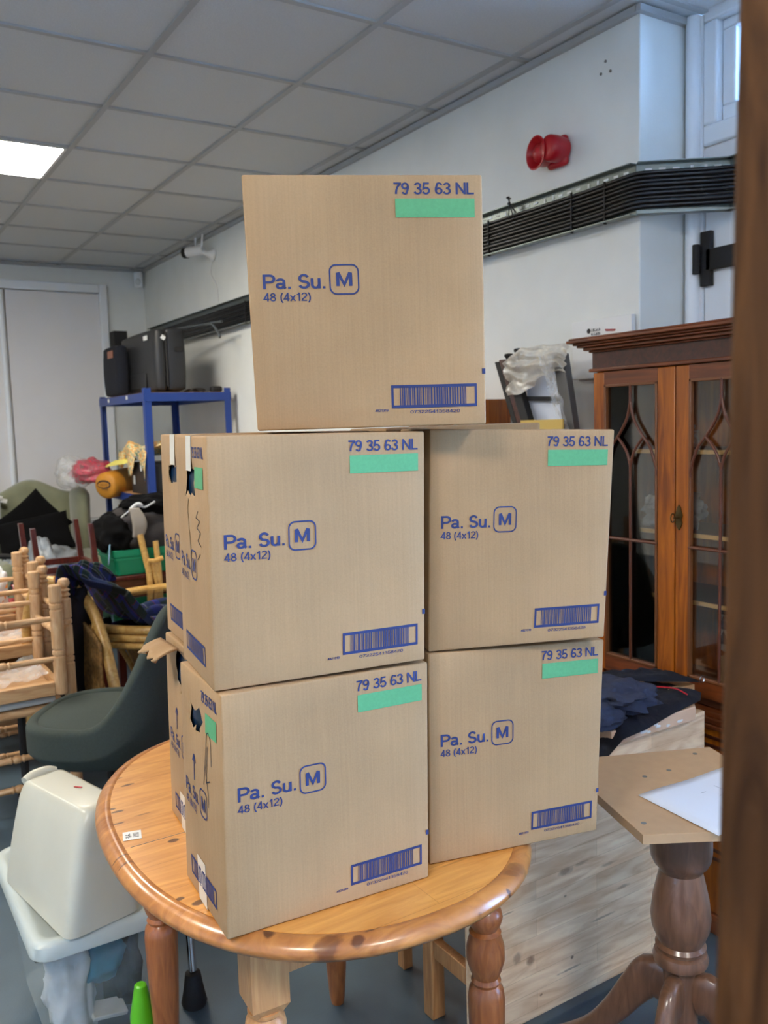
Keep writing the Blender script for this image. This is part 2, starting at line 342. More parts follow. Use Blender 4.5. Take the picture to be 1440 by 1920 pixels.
def part(name, mb, m, parent=None, smooth=35, bev=0, solid=0, seg=2, sub=0, label=None):
    off = Vector(parent['_o']) if parent else Vector((0, 0, 0))
    if parent is None: pass
    me = bpy.data.meshes.new(name)
    me.from_pydata([tuple(p-off) for p in mb.v], [], mb.f); me.update()
    bm = bmesh.new(); bm.from_mesh(me); bmesh.ops.recalc_face_normals(bm, faces=bm.faces); bm.to_mesh(me); bm.free()
    if mb.uv:
        ul = me.uv_layers.new(name='uv')
        for lp in me.loops: ul.data[lp.index].uv = mb.uv.get(lp.vertex_index, (0, 0))
    me.materials.append(m)
    if smooth:
        me.shade_smooth(); me.set_sharp_from_angle(angle=math.radians(smooth))
    o = bpy.data.objects.new(name, me); COL.objects.link(o)
    if parent: o.parent = parent; o['_o'] = tuple(off)
    else: o['_o'] = (0, 0, 0)
    if solid:
        q = o.modifiers.new('s', 'SOLIDIFY'); q.thickness = solid; q.offset = 0
    if sub:
        q = o.modifiers.new('u', 'SUBSURF'); q.levels = sub; q.render_levels = sub
    if bev:
        q = o.modifiers.new('b', 'BEVEL'); q.width = bev; q.segments = seg; q.limit_method = 'ANGLE'; q.angle_limit = math.radians(40)
    if label: o['label'] = label
    return o
def thing(name, label, cat, loc, group=None):
    o = bpy.data.objects.new(name, None); COL.objects.link(o); o.location = loc; o.empty_display_size = .05
    o['label'] = label; o['category'] = cat; o['_o'] = tuple(loc)
    if group: o['group'] = group
    return o
def single(name, mb, m, label, cat, group=None, **k):
    o = part(name, mb, m, None, **k); o['label'] = label; o['category'] = cat
    if group: o['group'] = group
    # origin at the base of the thing
    me = o.data; xs = [v.co for v in me.vertices]
    c = Vector((sum(v.x for v in xs)/len(xs), sum(v.y for v in xs)/len(xs), min(v.z for v in xs)))
    me.transform(Matrix.Translation(-c)); o.location = c; o['_o'] = tuple(c); return o
def struct(name, mb, m, **k):
    o = part(name, mb, m, None, **k); o['kind'] = 'structure'; return o

# ------------------------------------------------------------------ room
XW, XR, YC, YB, ZC = 2.39, 2.63, 2.10, 7.5, 2.865
XL, YF = -3.2, -2.6
struct('floor', MB().bb(XL, XR+.1, YF, YB, -.05, 0), K['floor'])
struct('ceiling', MB().bb(XL-.1, XR+.1, YF-.1, YB+.1, ZC+.022, ZC+.06), K['tile'])
struct('wall_left', MB().bb(XL-.1, XL, YF, YB, 0, ZC+.05), K['wall'])
struct('wall_front', MB().bb(XL-.1, XR+.1, YF-.1, YF, 0, ZC+.05), K['wall'])
struct('wall_back', MB().bb(XL-.1, XW+.3, YB, YB+.1, 0, ZC+.05), K['wall'])
struct('wall_right', MB().bb(XW, XW+.34, YC, YB, 0, ZC+.02), K['wall'], bev=.004)
# outer right wall: door with strap hinge, transom window, large window nearer the viewer
T2Z = 2.50
wr = MB()
wr.bb(XR+.001, XR+.12, YC-.0655, YC+.02, 0, ZC)                # jamb strip
wr.bb(XR, XR+.12, 0.30, .969, 0, ZC)                      # pier beside the door
wr.bb(XR+.092, XR+.12, .95, YC-.0655, ZC-.03, ZC+.02)              # head
wr.bb(XR, XR+.12, YF, .30, 0, .55); wr.bb(XR, XR+.12, YF, .30, 2.72, ZC); wr.bb(XR, XR+.12, YF, -2.2, .55, 2.72)
struct('wall_outer', wr, K['upvc'])
struct('trim_1', MB().tube([(XR-.006, YC-.032, .0), (XR-.006, YC-.032, ZC-.0)], .026, 14), K['upvc'])
tr = MB().bb(XR+.01, XR+.11, .95, YC-.05, 2.27, T2Z-.07)
struct('trim_2', tr, K['door_white'], bev=.004)
# transom window
wf = MB()
y0, y1 = .97, YC-.065
wf.bb(XR+.0, XR+.09, y0, y1, T2Z-.07, T2Z); wf.bb(XR, XR+.09, y0, y1, ZC-.03, ZC+.02); wf.bb(XR, XR+.09, y1-.055, y1, T2Z, ZC-.03); wf.bb(XR, XR+.09, y0, y0+.05, T2Z, ZC-.03)
w1 = struct('window_1', wf, K['upvc'], bev=.008)
sf = MB(); a, b = y0+.05, y1-.055
sf.bb(XR+.03, XR+.085, a, b, T2Z+.002, T2Z+.055); sf.bb(XR+.03, XR+.085, a, b, ZC-.065, ZC-.032); sf.bb(XR+.03, XR+.085, b-.05, b-.001, T2Z+.055, ZC-.065); sf.bb(XR+.03, XR+.085, a, a+.05, T2Z+.055, ZC-.065)
part('sash', sf, K['upvc'], w1, bev=.006)
part('pane', MB().bb(XR+.055, XR+.062, a+.05, b-.05, T2Z+.055, ZC-.065), K['clear'], w1)
# door leaf below it
dl = struct('door_1', MB().bb(XR+.02, XR+.07, .97, YC-.062, .01, 2.262), K['door_white'], bev=.003)
dl2 = MB()
dl2.bb(XR+.012, XR+.02, 1.93, 2.03, .02, 2.26)
dl2.bb(XR+.012, XR+.02, .97, 1.93, 2.08, 2.26)
part('stile', dl2, K['upvc'], dl, bev=.002)
hg = MB(); hg.box((XR-.002, 2.012, 2.05), (.02, .042, .185)); hg.box((XR-.002, 1.86, 2.045), (.02, .30, .072))
hg.tube([(XR-.028, 2.036, 2.0), (XR-.028, 2.036, 2.10)], .013, 10); hg.box((XR+.002, 1.70, 2.045), (.014, .05, .028))
hg.tube([(XR-.008, 2.02, 2.12), (XR, 2.02, 2.12)], .005, 8); hg.tube([(XR-.008, 2.02, 1.98), (XR, 2.02, 1.98)], .005, 8)
part('strap_hinge', hg, K['blk'], dl, bev=.002)
# big window nearer the viewer, hidden from here by the post and the cabinet
w2 = MB(); y0, y1, z0, z1 = -2.2, .30, .55, 2.72
w2.bb(XR+.02, XR+.09, y0, y1, z0, z0+.06); w2.bb(XR+.02, XR+.09, y0, y1, z1-.06, z1)
for yy in (y0, -1.37, -.53, y1-.06): w2.bb(XR+.02, XR+.09, yy, yy+.06, z0+.06, z1-.06)
w2o = struct('window_2', w2, K['upvc'], bev=.006)
part('pane', MB().bb(XR+.05, XR+.056, y0+.06, y1-.06, z0+.06, z1-.06), K['clear'], w2o)
# back wall tall white cupboard doors with frame and ledge
bd = MB()
bd.bb(1.27, 1.995, YB-.035, YB-.004, .80, 2.645); bd.bb(.50, 1.262, YB-.035, YB-.004, .80, 2.645)
d2 = struct('door_2', bd, K['door_white'], bev=.004)
fr = MB(); fr.bb(1.995, 2.06, YB-.06, YB-.002, .80, 2.72); fr.bb(.43, 1.995, YB-.06, YB-.002, 2.65, 2.72); fr.bb(.43, .5, YB-.06, YB-.002, .80, 2.65)
part('door_frame', fr, K['upvc'], d2, bev=.008)
part('ledge', MB().bb(.43, 2.10, YB-.10, YB-.002, .74, .797), K['upvc'], d2, bev=.006)
struct('trim_3', MB().tube([(1.235, YB-.05, .80), (1.235, YB-.05, 2.64)], .02, 10), K['upvc'])
struct('baseboard_back', MB().bb(XL, XW, YB-.02, YB-.001, 0, .12), K['upvc'])
struct('baseboard_right', MB().bb(XW-.018, XW-.001, YC, YB-.02, 0, .12), K['upvc'])
struct('trim_4', MB().bb(XW-.022, XW-.001, YC+.0, YB, ZC-.022, ZC).bb(XW-.02, XR, YC-.022, YC-.001, ZC-.022, ZC).bb(XL, XW, YB-.022, YB-.001, ZC-.022, ZC), K['tbar'])
# ceiling grid
gx = [1.097+.5965*k for k in range(-7, 3)]
gy = [3.226+.6*k for k in range(-9, 8)]
g = MB()
for x in gx: g.bb(x-.012, x+.012, YF, YB, ZC-.001, ZC+.012)
for y in gy: g.bb(XL, XW if y > YC else XR, y-.012, y+.012, ZC, ZC+.011)
struct('ceiling_grid', g, K['tbar'])
tl = MB(); LP = [(.5005, 4.426), (-1.289, 4.426), (-1.289, 2.026), (-1.289, -.374), (.5005, -1.574)]  # first panel is in view; unseen others added to balance the room light
for x in [gx[0]-.5965]+gx:
    for y in [gy[0]-.6]+gy:
        if any(abs(x-a) < .02 and abs(y-b) < .02 for a, b in LP): continue
        xa, xb, ya, yb = max(x, XL), min(x+.5965, XR), max(y, YF), min(y+.6, YB)
        if xb-xa > .03 and yb-ya > .03: tl.bb(xa+.004, xb-.004, ya+.004, yb-.004, ZC+.008, ZC+.02)
struct('ceiling_tiles', tl, K['tile'])
for i, (x, y) in enumerate(LP):
    t = thing('ceiling_light', 'square white light panel glowing in the tiled ceiling' if i == 0 else 'unseen square light panel added in the ceiling outside the view', 'ceiling light', (x+.298, y+.3, ZC), 'ceiling light panels')
    f = MB(); X0, X1, Y0, Y1 = x+.014, x+.583, y+.014, y+.586
    f.bb(X0, X1, Y0, Y0+.014, ZC-.003, ZC+.016).bb(X0, X1, Y1-.014, Y1, ZC-.003, ZC+.016).bb(X0, X0+.014, Y0+.014, Y1-.014, ZC-.003, ZC+.016).bb(X1-.014, X1, Y0+.014, Y1-.014, ZC-.003, ZC+.016)
    part('frame', f, K['white'], t); part('diffuser', MB().bb(X0+.014, X1-.014, Y0+.014, Y1-.014, ZC+.001, ZC+.012), K['led'], t)
# wall screw marks
for k, (y, z) in enumerate([(2.25, 2.743), (2.228, 2.704), (2.272, 2.708)]):
    single('screw_hole', MB().tube([(XW-.003, y, z), (XW+.002, y, z)], .005, 10), K['grime'], 'small dark screw hole high on the wall near the corner', 'screw hole', 'three screw holes above the alarm', smooth=0)
# ------------------------------------------------------------------ printing on surfaces
def arc(cx, cy, rx, ry, a0, a1, n=10):
    return [(cx+rx*math.cos(math.radians(a0+(a1-a0)*k/n)), cy+ry*math.sin(math.radians(a0+(a1-a0)*k/n))) for k in range(n+1)]
GL = {   # (advance width, strokes) in a cap height of 1
 'P': (.70, [[(.1, 0), (.1, .93), (.40, .93)]+arc(.40, .70, .23, .23, 90, -90)+[(.1, .47)]]),
 'a': (.60, [arc(.27, .50, .19, .16, 165, 25)+[(.46, .50), (.46, .12), (.53, .03)], [(.46, .36)]+arc(.25, .21, .17, .15, 60, 300)+[(.46, .2)]]),
 '.': (.30, [[(.07, .07), (.21, .07)]]),
 'S': (.68, [arc(.34, .70, .22, .23, 20, 180)+arc(.34, .70, .22, .20, 180, 262)[1:]+arc(.34, .28, .24, .21, 80, 0)+arc(.34, .28, .24, .21, 0, -165)[1:]]),
 'u': (.60, [[(.1, .70), (.1, .24)]+arc(.28, .24, .18, .18, 180, 340)[1:]+[(.48, .30)], [(.48, .70), (.48, 0)]]),
 'M': (.86, [[(.1, 0), (.1, .93)], [(.12, .96), (.43, .10), (.74, .96)], [(.76, 0), (.76, .93)]]),
 'N': (.76, [[(.1, 0), (.1, 1)], [(.12, .93), (.64, .07)], [(.66, 0), (.66, 1)]]),
 'L': (.60, [[(.1, 1), (.1, .07), (.56, .07)]]),
 'x': (.54, [[(.05, .70), (.47, 0)], [(.47, .70), (.05, 0)]]),
 '(': (.34, [arc(.45, .4, .33, .68, 120, 240)]), ')': (.34, [arc(-.11, .4, .33, .68, 60, -60)]),
 '0': (.58, [arc(.29, .5, .21, .44, 0, 360, 20)]),
 '1': (.46, [[(.08, .76), (.22, .80), (.30, 1)], [(.30, .95), (.30, 0)]]),
 '2': (.58, [arc(.29, .72, .20, .21, 170, -20)+[(.40, .50), (.16, .28), (.09, .07), (.52, .07)]]),
 '3': (.58, [arc(.28, .73, .19, .20, 165, -80)+[(.24, .53)], [(.24, .53)]+arc(.28, .28, .22, .22, 75, -165)]),
 '4': (.58, [[(.54, .26), (.06, .26), (.40, .96)], [(.40, 1), (.40, 0)]]),
 '5': (.58, [[(.50, .93), (.15, .93), (.10, .48)]+arc(.28, .31, .22, .25, 125, -160)]),
 '6': (.58, [arc(.31, .70, .20, .24, 25, 120)+arc(.42, .42, .33, .42, 150, 185)[1:]+arc(.30, .29, .20, .22, 180, 540, 18)]),
 '7': (.58, [[(.06, .93), (.51, .93)]+arc(.60, .0, .38, .86, 105, 178)]),
 '8': (.58, [arc(.29, .73, .17, .20, 270, -90, 18), arc(.29, .28, .21, .22, 90, 450, 18)]),
 '9': (.58, [arc(.27, .30, .20, .24, -155, -60)+arc(.16, .58, .33, .42, -30, 5)[1:]+arc(.28, .71, .20, .22, 0, 360, 18)]),
 ' ': (.30, [])}
def ribbon2d(pts, w):
    q = [pts[0]]
    for p in pts[1:]:
        if math.hypot(p[0]-q[-1][0], p[1]-q[-1][1]) > 1e-4: q.append(p)
    v = []; n = len(q)
    closed = math.hypot(q[0][0]-q[-1][0], q[0][1]-q[-1][1]) < 1e-3 and n > 5
    for i in range(n):
        def nr(a, b): dx, dy = b[0]-a[0], b[1]-a[1]; L = math.hypot(dx, dy) or 1; return (-dy/L, dx/L)
        n1 = nr(q[i-1], q[i]) if i else (nr(q[-2], q[-1]) if closed else None)
        n2 = nr(q[i], q[i+1]) if i < n-1 else (nr(q[0], q[1]) if closed else None)
        n1 = n1 or n2; n2 = n2 or n1; mx, my = n1[0]+n2[0], n1[1]+n2[1]; L = math.hypot(mx, my) or 1; mx /= L; my /= L
        k = w/max(.45, mx*n1[0]+my*n1[1]); v += [(q[i][0]+mx*k, q[i][1]+my*k), (q[i][0]-mx*k, q[i][1]-my*k)]
    return v, [(2*i, 2*i+1, 2*i+3, 2*i+2) for i in range(n-1)]
def put_text(mb, pt, s, u0, u1, v0, v1, w=.075):
    """text stretched to the rectangle; v measured downwards, v0 = top of the capitals, v1 = baseline"""
    tot = sum(GL[c][0] for c in s); x = 0
    for c in s:
        adv, st = GL[c]
        for i, p in enumerate(st):
            vv, ff_ = ribbon2d(p, w); e = 1+.05*i
            def pe(a, b): return pt(u0+(u1-u0)*(x+a)/tot, v1+(v0-v1)*b)
            mb.add([pe(a, b) for a, b in vv], ff_)
        x += adv
def put_rect(mb, pt, u0, u1, v0, v1, n=6, m=2, jit=0):
    for i in range(n):
        for j in range(m):
            a, b = u0+(u1-u0)*i/n, u0+(u1-u0)*(i+1)/n; c, d = v0+(v1-v0)*j/m, v0+(v1-v0)*(j+1)/m
            mb.add([pt(a, d), pt(b, d), pt(b, c), pt(a, c)], [(0, 1, 2, 3)])
def put_line(mb, pt, pts, w, asp=1.0):
    for (a, b), (c, d) in zip(pts[:-1], pts[1:]):
        dx, dy = (c-a)*asp, d-b; L = math.hypot(dx, dy) or 1e-6; nx, ny = -dy/L*w/asp, dx/L*w
        mb.add([pt(a-nx, b-ny), pt(c-nx, d-ny), pt(c+nx, d+ny), pt(a+nx, b+ny)], [(0, 1, 2, 3)])
def rrect(cu, cv, hu, hv, r, ru, n=8):
    out = []
    for qx, qy, a0 in ((1, 1, 0), (-1, 1, 90), (-1, -1, 180), (1, -1, 270)):
        for k in range(n+1):
            a = math.radians(a0+90*k/n); out.append((cu+qx*(hu-ru)+ru*math.cos(a), cv+qy*(hv-r)+r*math.sin(a)))
    return out
def ring(mb, pt, o, i):
    n = len(o); mb.add([pt(*p) for p in o]+[pt(*p) for p in i], [(k, (k+1) % n, n+(k+1) % n, n+k) for k in range(n)])
def barcode(mb, pt, u0, u1, v0, v1, th=.006, asp=1, seed=3, inner=True):
    tu = th/asp*1.0
    put_rect(mb, pt, u0, u1, v0, v0+th*1.35, 8, 1); put_rect(mb, pt, u0, u1, v1-th*1.35, v1, 8, 1)
    put_rect(mb, pt, u0, u0+tu*1.1, v0+th*1.35, v1-th*1.35, 1, 2); put_rect(mb, pt, u1-tu*1.1, u1, v0+th*1.35, v1-th*1.35, 1, 2)
    rd = random.Random(seed); a = u0+(u1-u0)*.10; e = u1-(u1-u0)*.10; unit = (e-a)/105
    while a < e:
        w = rd.choice((1, 1.5, 2.4, 2.6))*unit; gp = rd.choice((.9, .9, 1.7))*unit
        if a+w < e: put_rect(mb, pt, a, a+w, v0+th*1.3, v1-th*1.3, 1, 2)
        a += w+gp

def carton(label, P, prints=True, side=None, hole=None, group='cartons stacked on the pine table', tape=True, top=None, bulge=.004, seed=1, cardm='card'):
    """P: FL, FR, TFL, TFR (front face, bottom and top), depth vector lengths -> 8 corners"""
    FL, FR, TL, TR, BLk, BRk, TBL, TBR = [Vector(p) for p in P]
    root = thing('cardboard_box', label, 'cardboard box', tuple((FL+FR+BLk+BRk)/4), group)
    dims = ((FR-FL).length, (BLk-FL).length, (TL-FL).length)
    def tri(a, b, c):
        bot = (FL*(1-a)+FR*a)*(1-b)+(BLk*(1-a)+BRk*a)*b; tp = (TL*(1-a)+TR*a)*(1-b)+(TBL*(1-a)+TBR*a)*b
        return bot*(1-c)+tp*c
    fx = (FR-FL).normalized(); fy = (BLk-FL).normalized()
    def mp(a, b, c):
        p = tri(a, b, c); ca = max(0, min(1, a)); cb = max(0, min(1, b)); cc = max(0, min(1, c))
        p = p+fy*(-(1-2*cb))*bulge*math.sin(math.pi*ca)*math.sin(math.pi*cc)*(1 if abs(1-2*cb) > .5 else 0)*abs(1-2*cb)
        p = p+fx*(2*ca-1)*bulge*.7*math.sin(math.pi*cb)*math.sin(math.pi*cc)
        return p
    r = .0035
    def ticks(L, n, extra=()):
        q = [0, .3*r, r]+[r+(L-2*r)*k/n for k in range(1, n)]+[L-r, L-.3*r, L]
        return sorted(set(round(x/L, 6) for x in q) | set(extra))
    hb = hc = ()
    if hole: hb = (hole[0], hole[1], (hole[0]+hole[1])/2); hc = (hole[2], hole[3], (hole[2]+hole[3])/2)
    ta, tb, tc_ = ticks(dims[0], 10), ticks(dims[1], 10, hb), ticks(dims[2], 12, hc)
    def rd(a, b, c):
        p = Vector((a*dims[0], b*dims[1], c*dims[2])); q = Vector([max(r, min(D-r, x)) for x, D in zip(p, dims)]); d = p-q
        if sum(abs(x) > 1e-7 for x in d) > 1: p = q+d.normalized()*r
        return mp(p.x/dims[0], p.y/dims[1], p.z/dims[2])
    idx = {}; body = MB()
    def vid(a, b, c):
        k = (a, b, c)
        if k not in idx: idx[k] = len(body.v); body.v.append(rd(a, b, c))
        return idx[k]
    def jag(b, c):
        return hole and hole[0]-1e-4 <= b[0] and b[1] <= hole[1]+1e-4 and hole[2]-1e-4 <= c[0] and c[1] <= hole[3]+1e-4
    for (A, B, mk) in ((ta, tc_, lambda a, c: (a, 0, c)), (ta, tc_, lambda a, c: (a, 1, c)), (ta, tb, lambda a, b: (a, b, 0)), (ta, tb, lambda a, b: (a, b, 1)),
                       (tb, tc_, lambda b, c: (0, b, c)), (tb, tc_, lambda b, c: (1, b, c))):
        left = mk(.5, .5)[0] == 0
        for i in range(len(A)-1):
            for j in range(len(B)-1):
                if left and jag((A[i], A[i+1]), (B[j], B[j+1])): continue
                body.f.append(tuple(vid(*mk(*q)) for q in ((A[i], B[j]), (A[i+1], B[j]), (A[i+1], B[j+1]), (A[i], B[j+1]))))
    if hole:   # ragged torn edge of the hand hole
        rj = random.Random(seed)
        for (a, b, c), i in idx.items():
            if a == 0 and hole[0]-.001 <= b <= hole[1]+.001 and hole[2]-.001 <= c <= hole[3]+.001:
                body.v[i] = body.v[i]+fy*rj.uniform(-.006, .006)+Vector((0, 0, rj.uniform(-.007, .007)))+fx*rj.uniform(0, .004)
    part('box_body', body, K[cardm], root, smooth=50)
    # seam of the closing flaps on top
    sm = MB(); bm_ = .5
    def tp(a, b): return mp(a, b, 1)+Vector((0, 0, .0008))
    put_rect(sm, tp, .01, .99, .497, .503, 8, 1); part('flap_seam', sm, K['card_dark'], root, smooth=0)
    ink = MB(); off = -fy*.0009
    def pf(u, v): return mp(u, 0, 1-v)+off
    if prints:
        asp = dims[0]/dims[2]
        def pr(nm, fn, label=None):
            q = MB(); fn(q); part(nm, q, K['ink'], root, smooth=0, label=label)
        pr('code_number', lambda q: put_text(q, pf, '79 35 63 NL', .622, .966, .032, .078, .074), 'blue printed code 79 35 63 NL')
        pr('product_lettering', lambda q: put_text(q, pf, 'Pa. Su.', .060, .330, .385, .442, .078), 'blue printed lettering Pa. Su.')
        def badge(q):
            put_text(q, pf, 'M', .368, .438, .378, .434, .085)
            ring(q, pf, rrect(.403, .408, .063, .060, .028, .028/asp), rrect(.403, .408, .057, .054, .024, .024/asp))
        pr('size_badge', badge, 'blue letter M in a rounded square')
        pr('pack_count', lambda q: put_text(q, pf, '48 (4x12)', .060, .262, .457, .490, .065), 'blue printed count 48 (4x12)')
        pr('barcode', lambda q: barcode(q, pf, .585, .96, .832, .925, .0085, asp), 'blue framed barcode')
        pr('barcode_digits', lambda q: put_text(q, pf, '07322541358420', .665, .885, .935, .948, .06))
        pr('small_number', lambda q: put_text(q, pf, '4821319', .512, .57, .928, .938, .08))
        pr('edge_mark', lambda q: put_rect(q, pf, .984, .999, .772, .794, 1, 1))
        gr = MB(); put_rect(gr, pf, .63, .965, .094, .168, 6, 3); part('green_patch', gr, K['grn'], root, smooth=0)
    if side:
        si = MB(); so = -fx*.0009
        def ps(u, v): return mp(0, 1-u, 1-v)+so
        a2 = dims[1]/dims[2]
        def pr2(nm, fn):
            q = MB(); fn(q); part(nm, q, K['ink'], root, smooth=0)
        if 'code' in side: pr2('code_number', lambda q: put_text(q, ps, '79 35 63 NL', .56, .92, .045, .090, .085))
        pr2('product_lettering', lambda q: put_text(q, ps, 'Pa. Su.', .10, .46, .50, .56, .08)); pr2('pack_count', lambda q: put_text(q, ps, '48 (4x12)', .10, .40, .575, .61, .06))
        put_text(si, ps, 'M', .53, .62, .50, .56, .085)
        ring(si, ps, rrect(.575, .53, .085, .062, .03, .03/a2), rrect(.575, .53, .075, .055, .026, .026/a2))
        part('size_badge', si, K['ink'], root, smooth=0); si = MB()
        barcode(si, ps, .18, .80, .845, .93, .009, a2, 5)
        part('barcode', si, K['ink'], root, smooth=0); si = MB()
        if 'arrow' in side:
            put_line(si, ps, [(.36, .36), (.36, .47)], .005, a2); put_line(si, ps, [(.32, .39), (.36, .355), (.40, .39)], .005, a2)
            part('up_arrow', si, K['ink'], root, smooth=0)
        if 'green' in side:
            q = MB(); put_rect(q, ps, .66, .90, .125, .21, 3, 2); part('green_patch', q, K['grn'], root, smooth=0)
        if 'tape' in side:
            q = MB(); put_rect(q, ps, .38, .55, .0, .145, 2, 4); put_rect(q, lambda u, v: mp(0, 1-u, 1)*1+(mp(.2, 1-u, 1)-mp(0, 1-u, 1))*v+Vector((0, 0, .001)), .38, .55, 0, 1, 2, 4)
            part('tape', q, K['tape'], root, smooth=0)
        if 'tape2' in side:
            q = MB(); put_rect(q, ps, .36, .56, .80, 1.0, 2, 4); part('tape', q, K['tape'], root, smooth=0)
        if 'pen' in side:
            q = MB()
            if side['pen'] == 1:
                put_line(q, ps, [(.74, .30), (.68, .33), (.78, .34), (.70, .37), (.80, .385), (.72, .42), (.8, .44)], .0022, a2); put_line(q, ps, [(.78, .47), (.70, .50)], .0022, a2)
            else:
                pts = [(.72+.05*math.cos(t)*(1), .25-.05*math.sin(t)) for t in [k*math.pi/8 for k in range(9)]]
                put_line(q, ps, [(.60, .44), (.67, .27)]+pts[::-1]+[(.78, .33)], .0026, a2); put_line(q, ps, [(.70, .26), (.66, .42), (.74, .40)], .0026, a2); put_line(q, ps, [(.64, .35), (.70, .47), (.70, .52)], .0026, a2)
            part('pen_scribble', q, K['pen'], root, smooth=0, label='black pen scribble')
        if 'tear' in side:
            q = MB(); put_line(q, ps, [(.44, .26), (.40, .31), (.44, .35), (.43, .38), (.47, .42), (.48, .47), (.47, .53), (.49, .57)], .006, a2)
            part('tear', q, K['card_dark'], root, smooth=0, label='dark vertical tear in the cardboard')
    if hole:
        c = tri(.09, (hole[0]+hole[1])/2, (hole[2]+hole[3])/2-.12)
        pk = MB().blob(c, (dims[0]*.07, dims[1]*.30, dims[2]*.20), seed, .12, 2.5, 24, 16, .6)
        single('wrapped_pack', pk, K['pack'], 'blue wrapped pack seen through the torn hole of '+side['where'], 'packet')
    return root, tri, fx, fy, dims

def box8(f, depth, perp=None):
    FL, FR, TL, TR = [Vector(p) for p in f]; d = (FR-FL); p = Vector((-d.y, d.x, 0)).normalized()*depth if perp is None else Vector(perp)
    return [FL, FR, TL, TR, FL+p, FR+p, TL+p, TR+p]
LL = box8([(0.4486, 1.1874, 0.752), (0.8012, 1.1609, 0.752), (0.4571, 1.1868, 1.1296), (0.8101, 1.1603, 1.1239)], .222)
ML = box8([(0.4530, 1.2013, 1.1316), (0.7982, 1.1507, 1.1316), (0.4597, 1.2003, 1.5087), (0.8078, 1.1493, 1.5044)], .222)
LR = box8([(0.8266, 1.1934, 0.752), (1.1530, 1.1161, 0.752), (0.8336, 1.1917, 1.1268), (1.1706, 1.1119, 1.1132)], .222)
MR = box8([(0.8353, 1.1941, 1.1288), (1.1367, 1.0798, 1.1288), (0.8470, 1.1896, 1.5061), (1.1571, 1.0720, 1.4957)], .222)
TB = box8([(0.5673, 1.2579, 1.5127), (0.8841, 1.0873, 1.5125), (0.5607, 1.2614, 1.8987), (0.8846, 1.0871, 1.8948)], .222)
LLb = box8([(.510, 1.445, .752), (.850, 1.415, .752), (.517, 1.445, 1.120), (.857, 1.415, 1.120)], .232)
MLb = box8([(.512, 1.435, 1.128), (.850, 1.395, 1.128), (.519, 1.435, 1.510), (.857, 1.395, 1.506)], .232)
LRb = box8([(.905, 1.415, .752), (1.235, 1.355, .752), (.905, 1.415, 1.126), (1.235, 1.355, 1.126)], .222)
MRb = box8([(.905, 1.415, 1.129), (1.235, 1.345, 1.129), (.905, 1.415, 1.508), (1.235, 1.345, 1.510)], .222)
carton('front left cardboard box resting on the pine tabletop, pen scribble over its green side mark', LL, seed=2,
       side=dict(code=1, green=1, arrow=1, tape2=1, pen=2, where='the lowest front box'), hole=(.46, .76, .765, .85))
carton('cardboard box on the front left stack with white tape above its torn hand hole', ML, seed=3,
       side=dict(code=1, green=1, tape=1, pen=1, tear=1, where='the box with white tape'), hole=(.38, .66, .755, .855))
carton('front right cardboard box overhanging the table edge, lowest of its stack, with a greyer front', LR, seed=4)
carton('upper right cardboard box of the middle row, a crease low on its front', MR, seed=5)
carton('topmost cardboard box crowning the whole stack', TB, seed=6, bulge=.003)
carton('rear left cardboard box on the tabletop with a torn flap sticking out', LLb, prints=False, seed=7,
       side=dict(arrow=1, tape2=1, where='the rear box with the torn flap'), hole=(.30, .66, .80, .95))
carton('rear left cardboard box of the middle row, behind the box with white tape', MLb, prints=False, seed=8,
       side=dict(tape=1, where='the rear upper box'), hole=(.42, .68, .76, .86))
carton('rear right cardboard box on the tabletop, hidden behind the front ones', LRb, prints=False, seed=9)
rb = carton('rear right cardboard box of the middle row, only its top flap in view', MRb, prints=False, seed=10)
# torn flap pulled out of the rear left box
fl = MB()
def ff(u, v):
    p = Vector((.517+.006*u, 1.54+.12*u, 1.116-.004*u)) + Vector((-.050*v, -.02*v, .004*v-.012*v*v-.006*v*math.sin(9*u)))
    if v > .95: p += Vector((-.006*math.sin(23*u), 0, .003*math.sin(31*u)))
    return p
fl.grid(ff, 12, 5)
bpy_flap_parent = [o for o in COL.objects if o.name.startswith('cardboard_box') and 'torn flap' in o.get('label', '')][0]
part('torn_flap', fl, K['card'], bpy_flap_parent, solid=.004)

# ------------------------------------------------------------------ pine table
TC = Vector((.770, 1.578)); TA, TBs, TAng, TN = .393, .5345, -.066, 2.29
def oval(k, z, n=96, da=0):
    out = []
    for i in range(n):
        t = 2*math.pi*i/n; c, s = math.cos(t), math.sin(t)
        x = (TA+da)*math.copysign(abs(c)**(2/TN), c)*k; y = (TBs+da)*math.copysign(abs(s)**(2/TN), s)*k
        out.append(Vector((TC.x+x*math.cos(TAng)-y*math.sin(TAng), TC.y+x*math.sin(TAng)+y*math.cos(TAng), z)))
    return out
tbl = thing('oval_dining_table', 'oval honey pine dining table with knots and turned legs carrying the cardboard boxes', 'table', (TC.x, TC.y, 0))
ti = MB(); a = oval(1, .7505, da=-.030); b_ = oval(1, .722, da=-.030); n = len(a)
ti.add(a+b_, [tuple(range(n)), tuple(range(2*n-1, n-1, -1))]+[(i, n+i, n+(i+1) % n, (i+1) % n) for i in range(n)])
part('tabletop', ti, K['top_wood'], tbl)
rm = MB(); prof = [(-.0305, .722), (-.0305, .7495), (-.026, .7515), (-.018, .751), (-.008, .746), (0, .737), (.001, .729), (-.006, .720), (-.018, .716), (-.0305, .7155)]
vs = []; 
for da, z in prof: vs += oval(1, z, da=da)
m_ = len(prof); rm.add(vs, [(j*n+i, j*n+(i+1) % n, ((j+1) % m_)*n+(i+1) % n, ((j+1) % m_)*n+i) for j in range(m_) for i in range(n)])
part('table_edge', rm, K['rim_wood'], tbl, smooth=60)
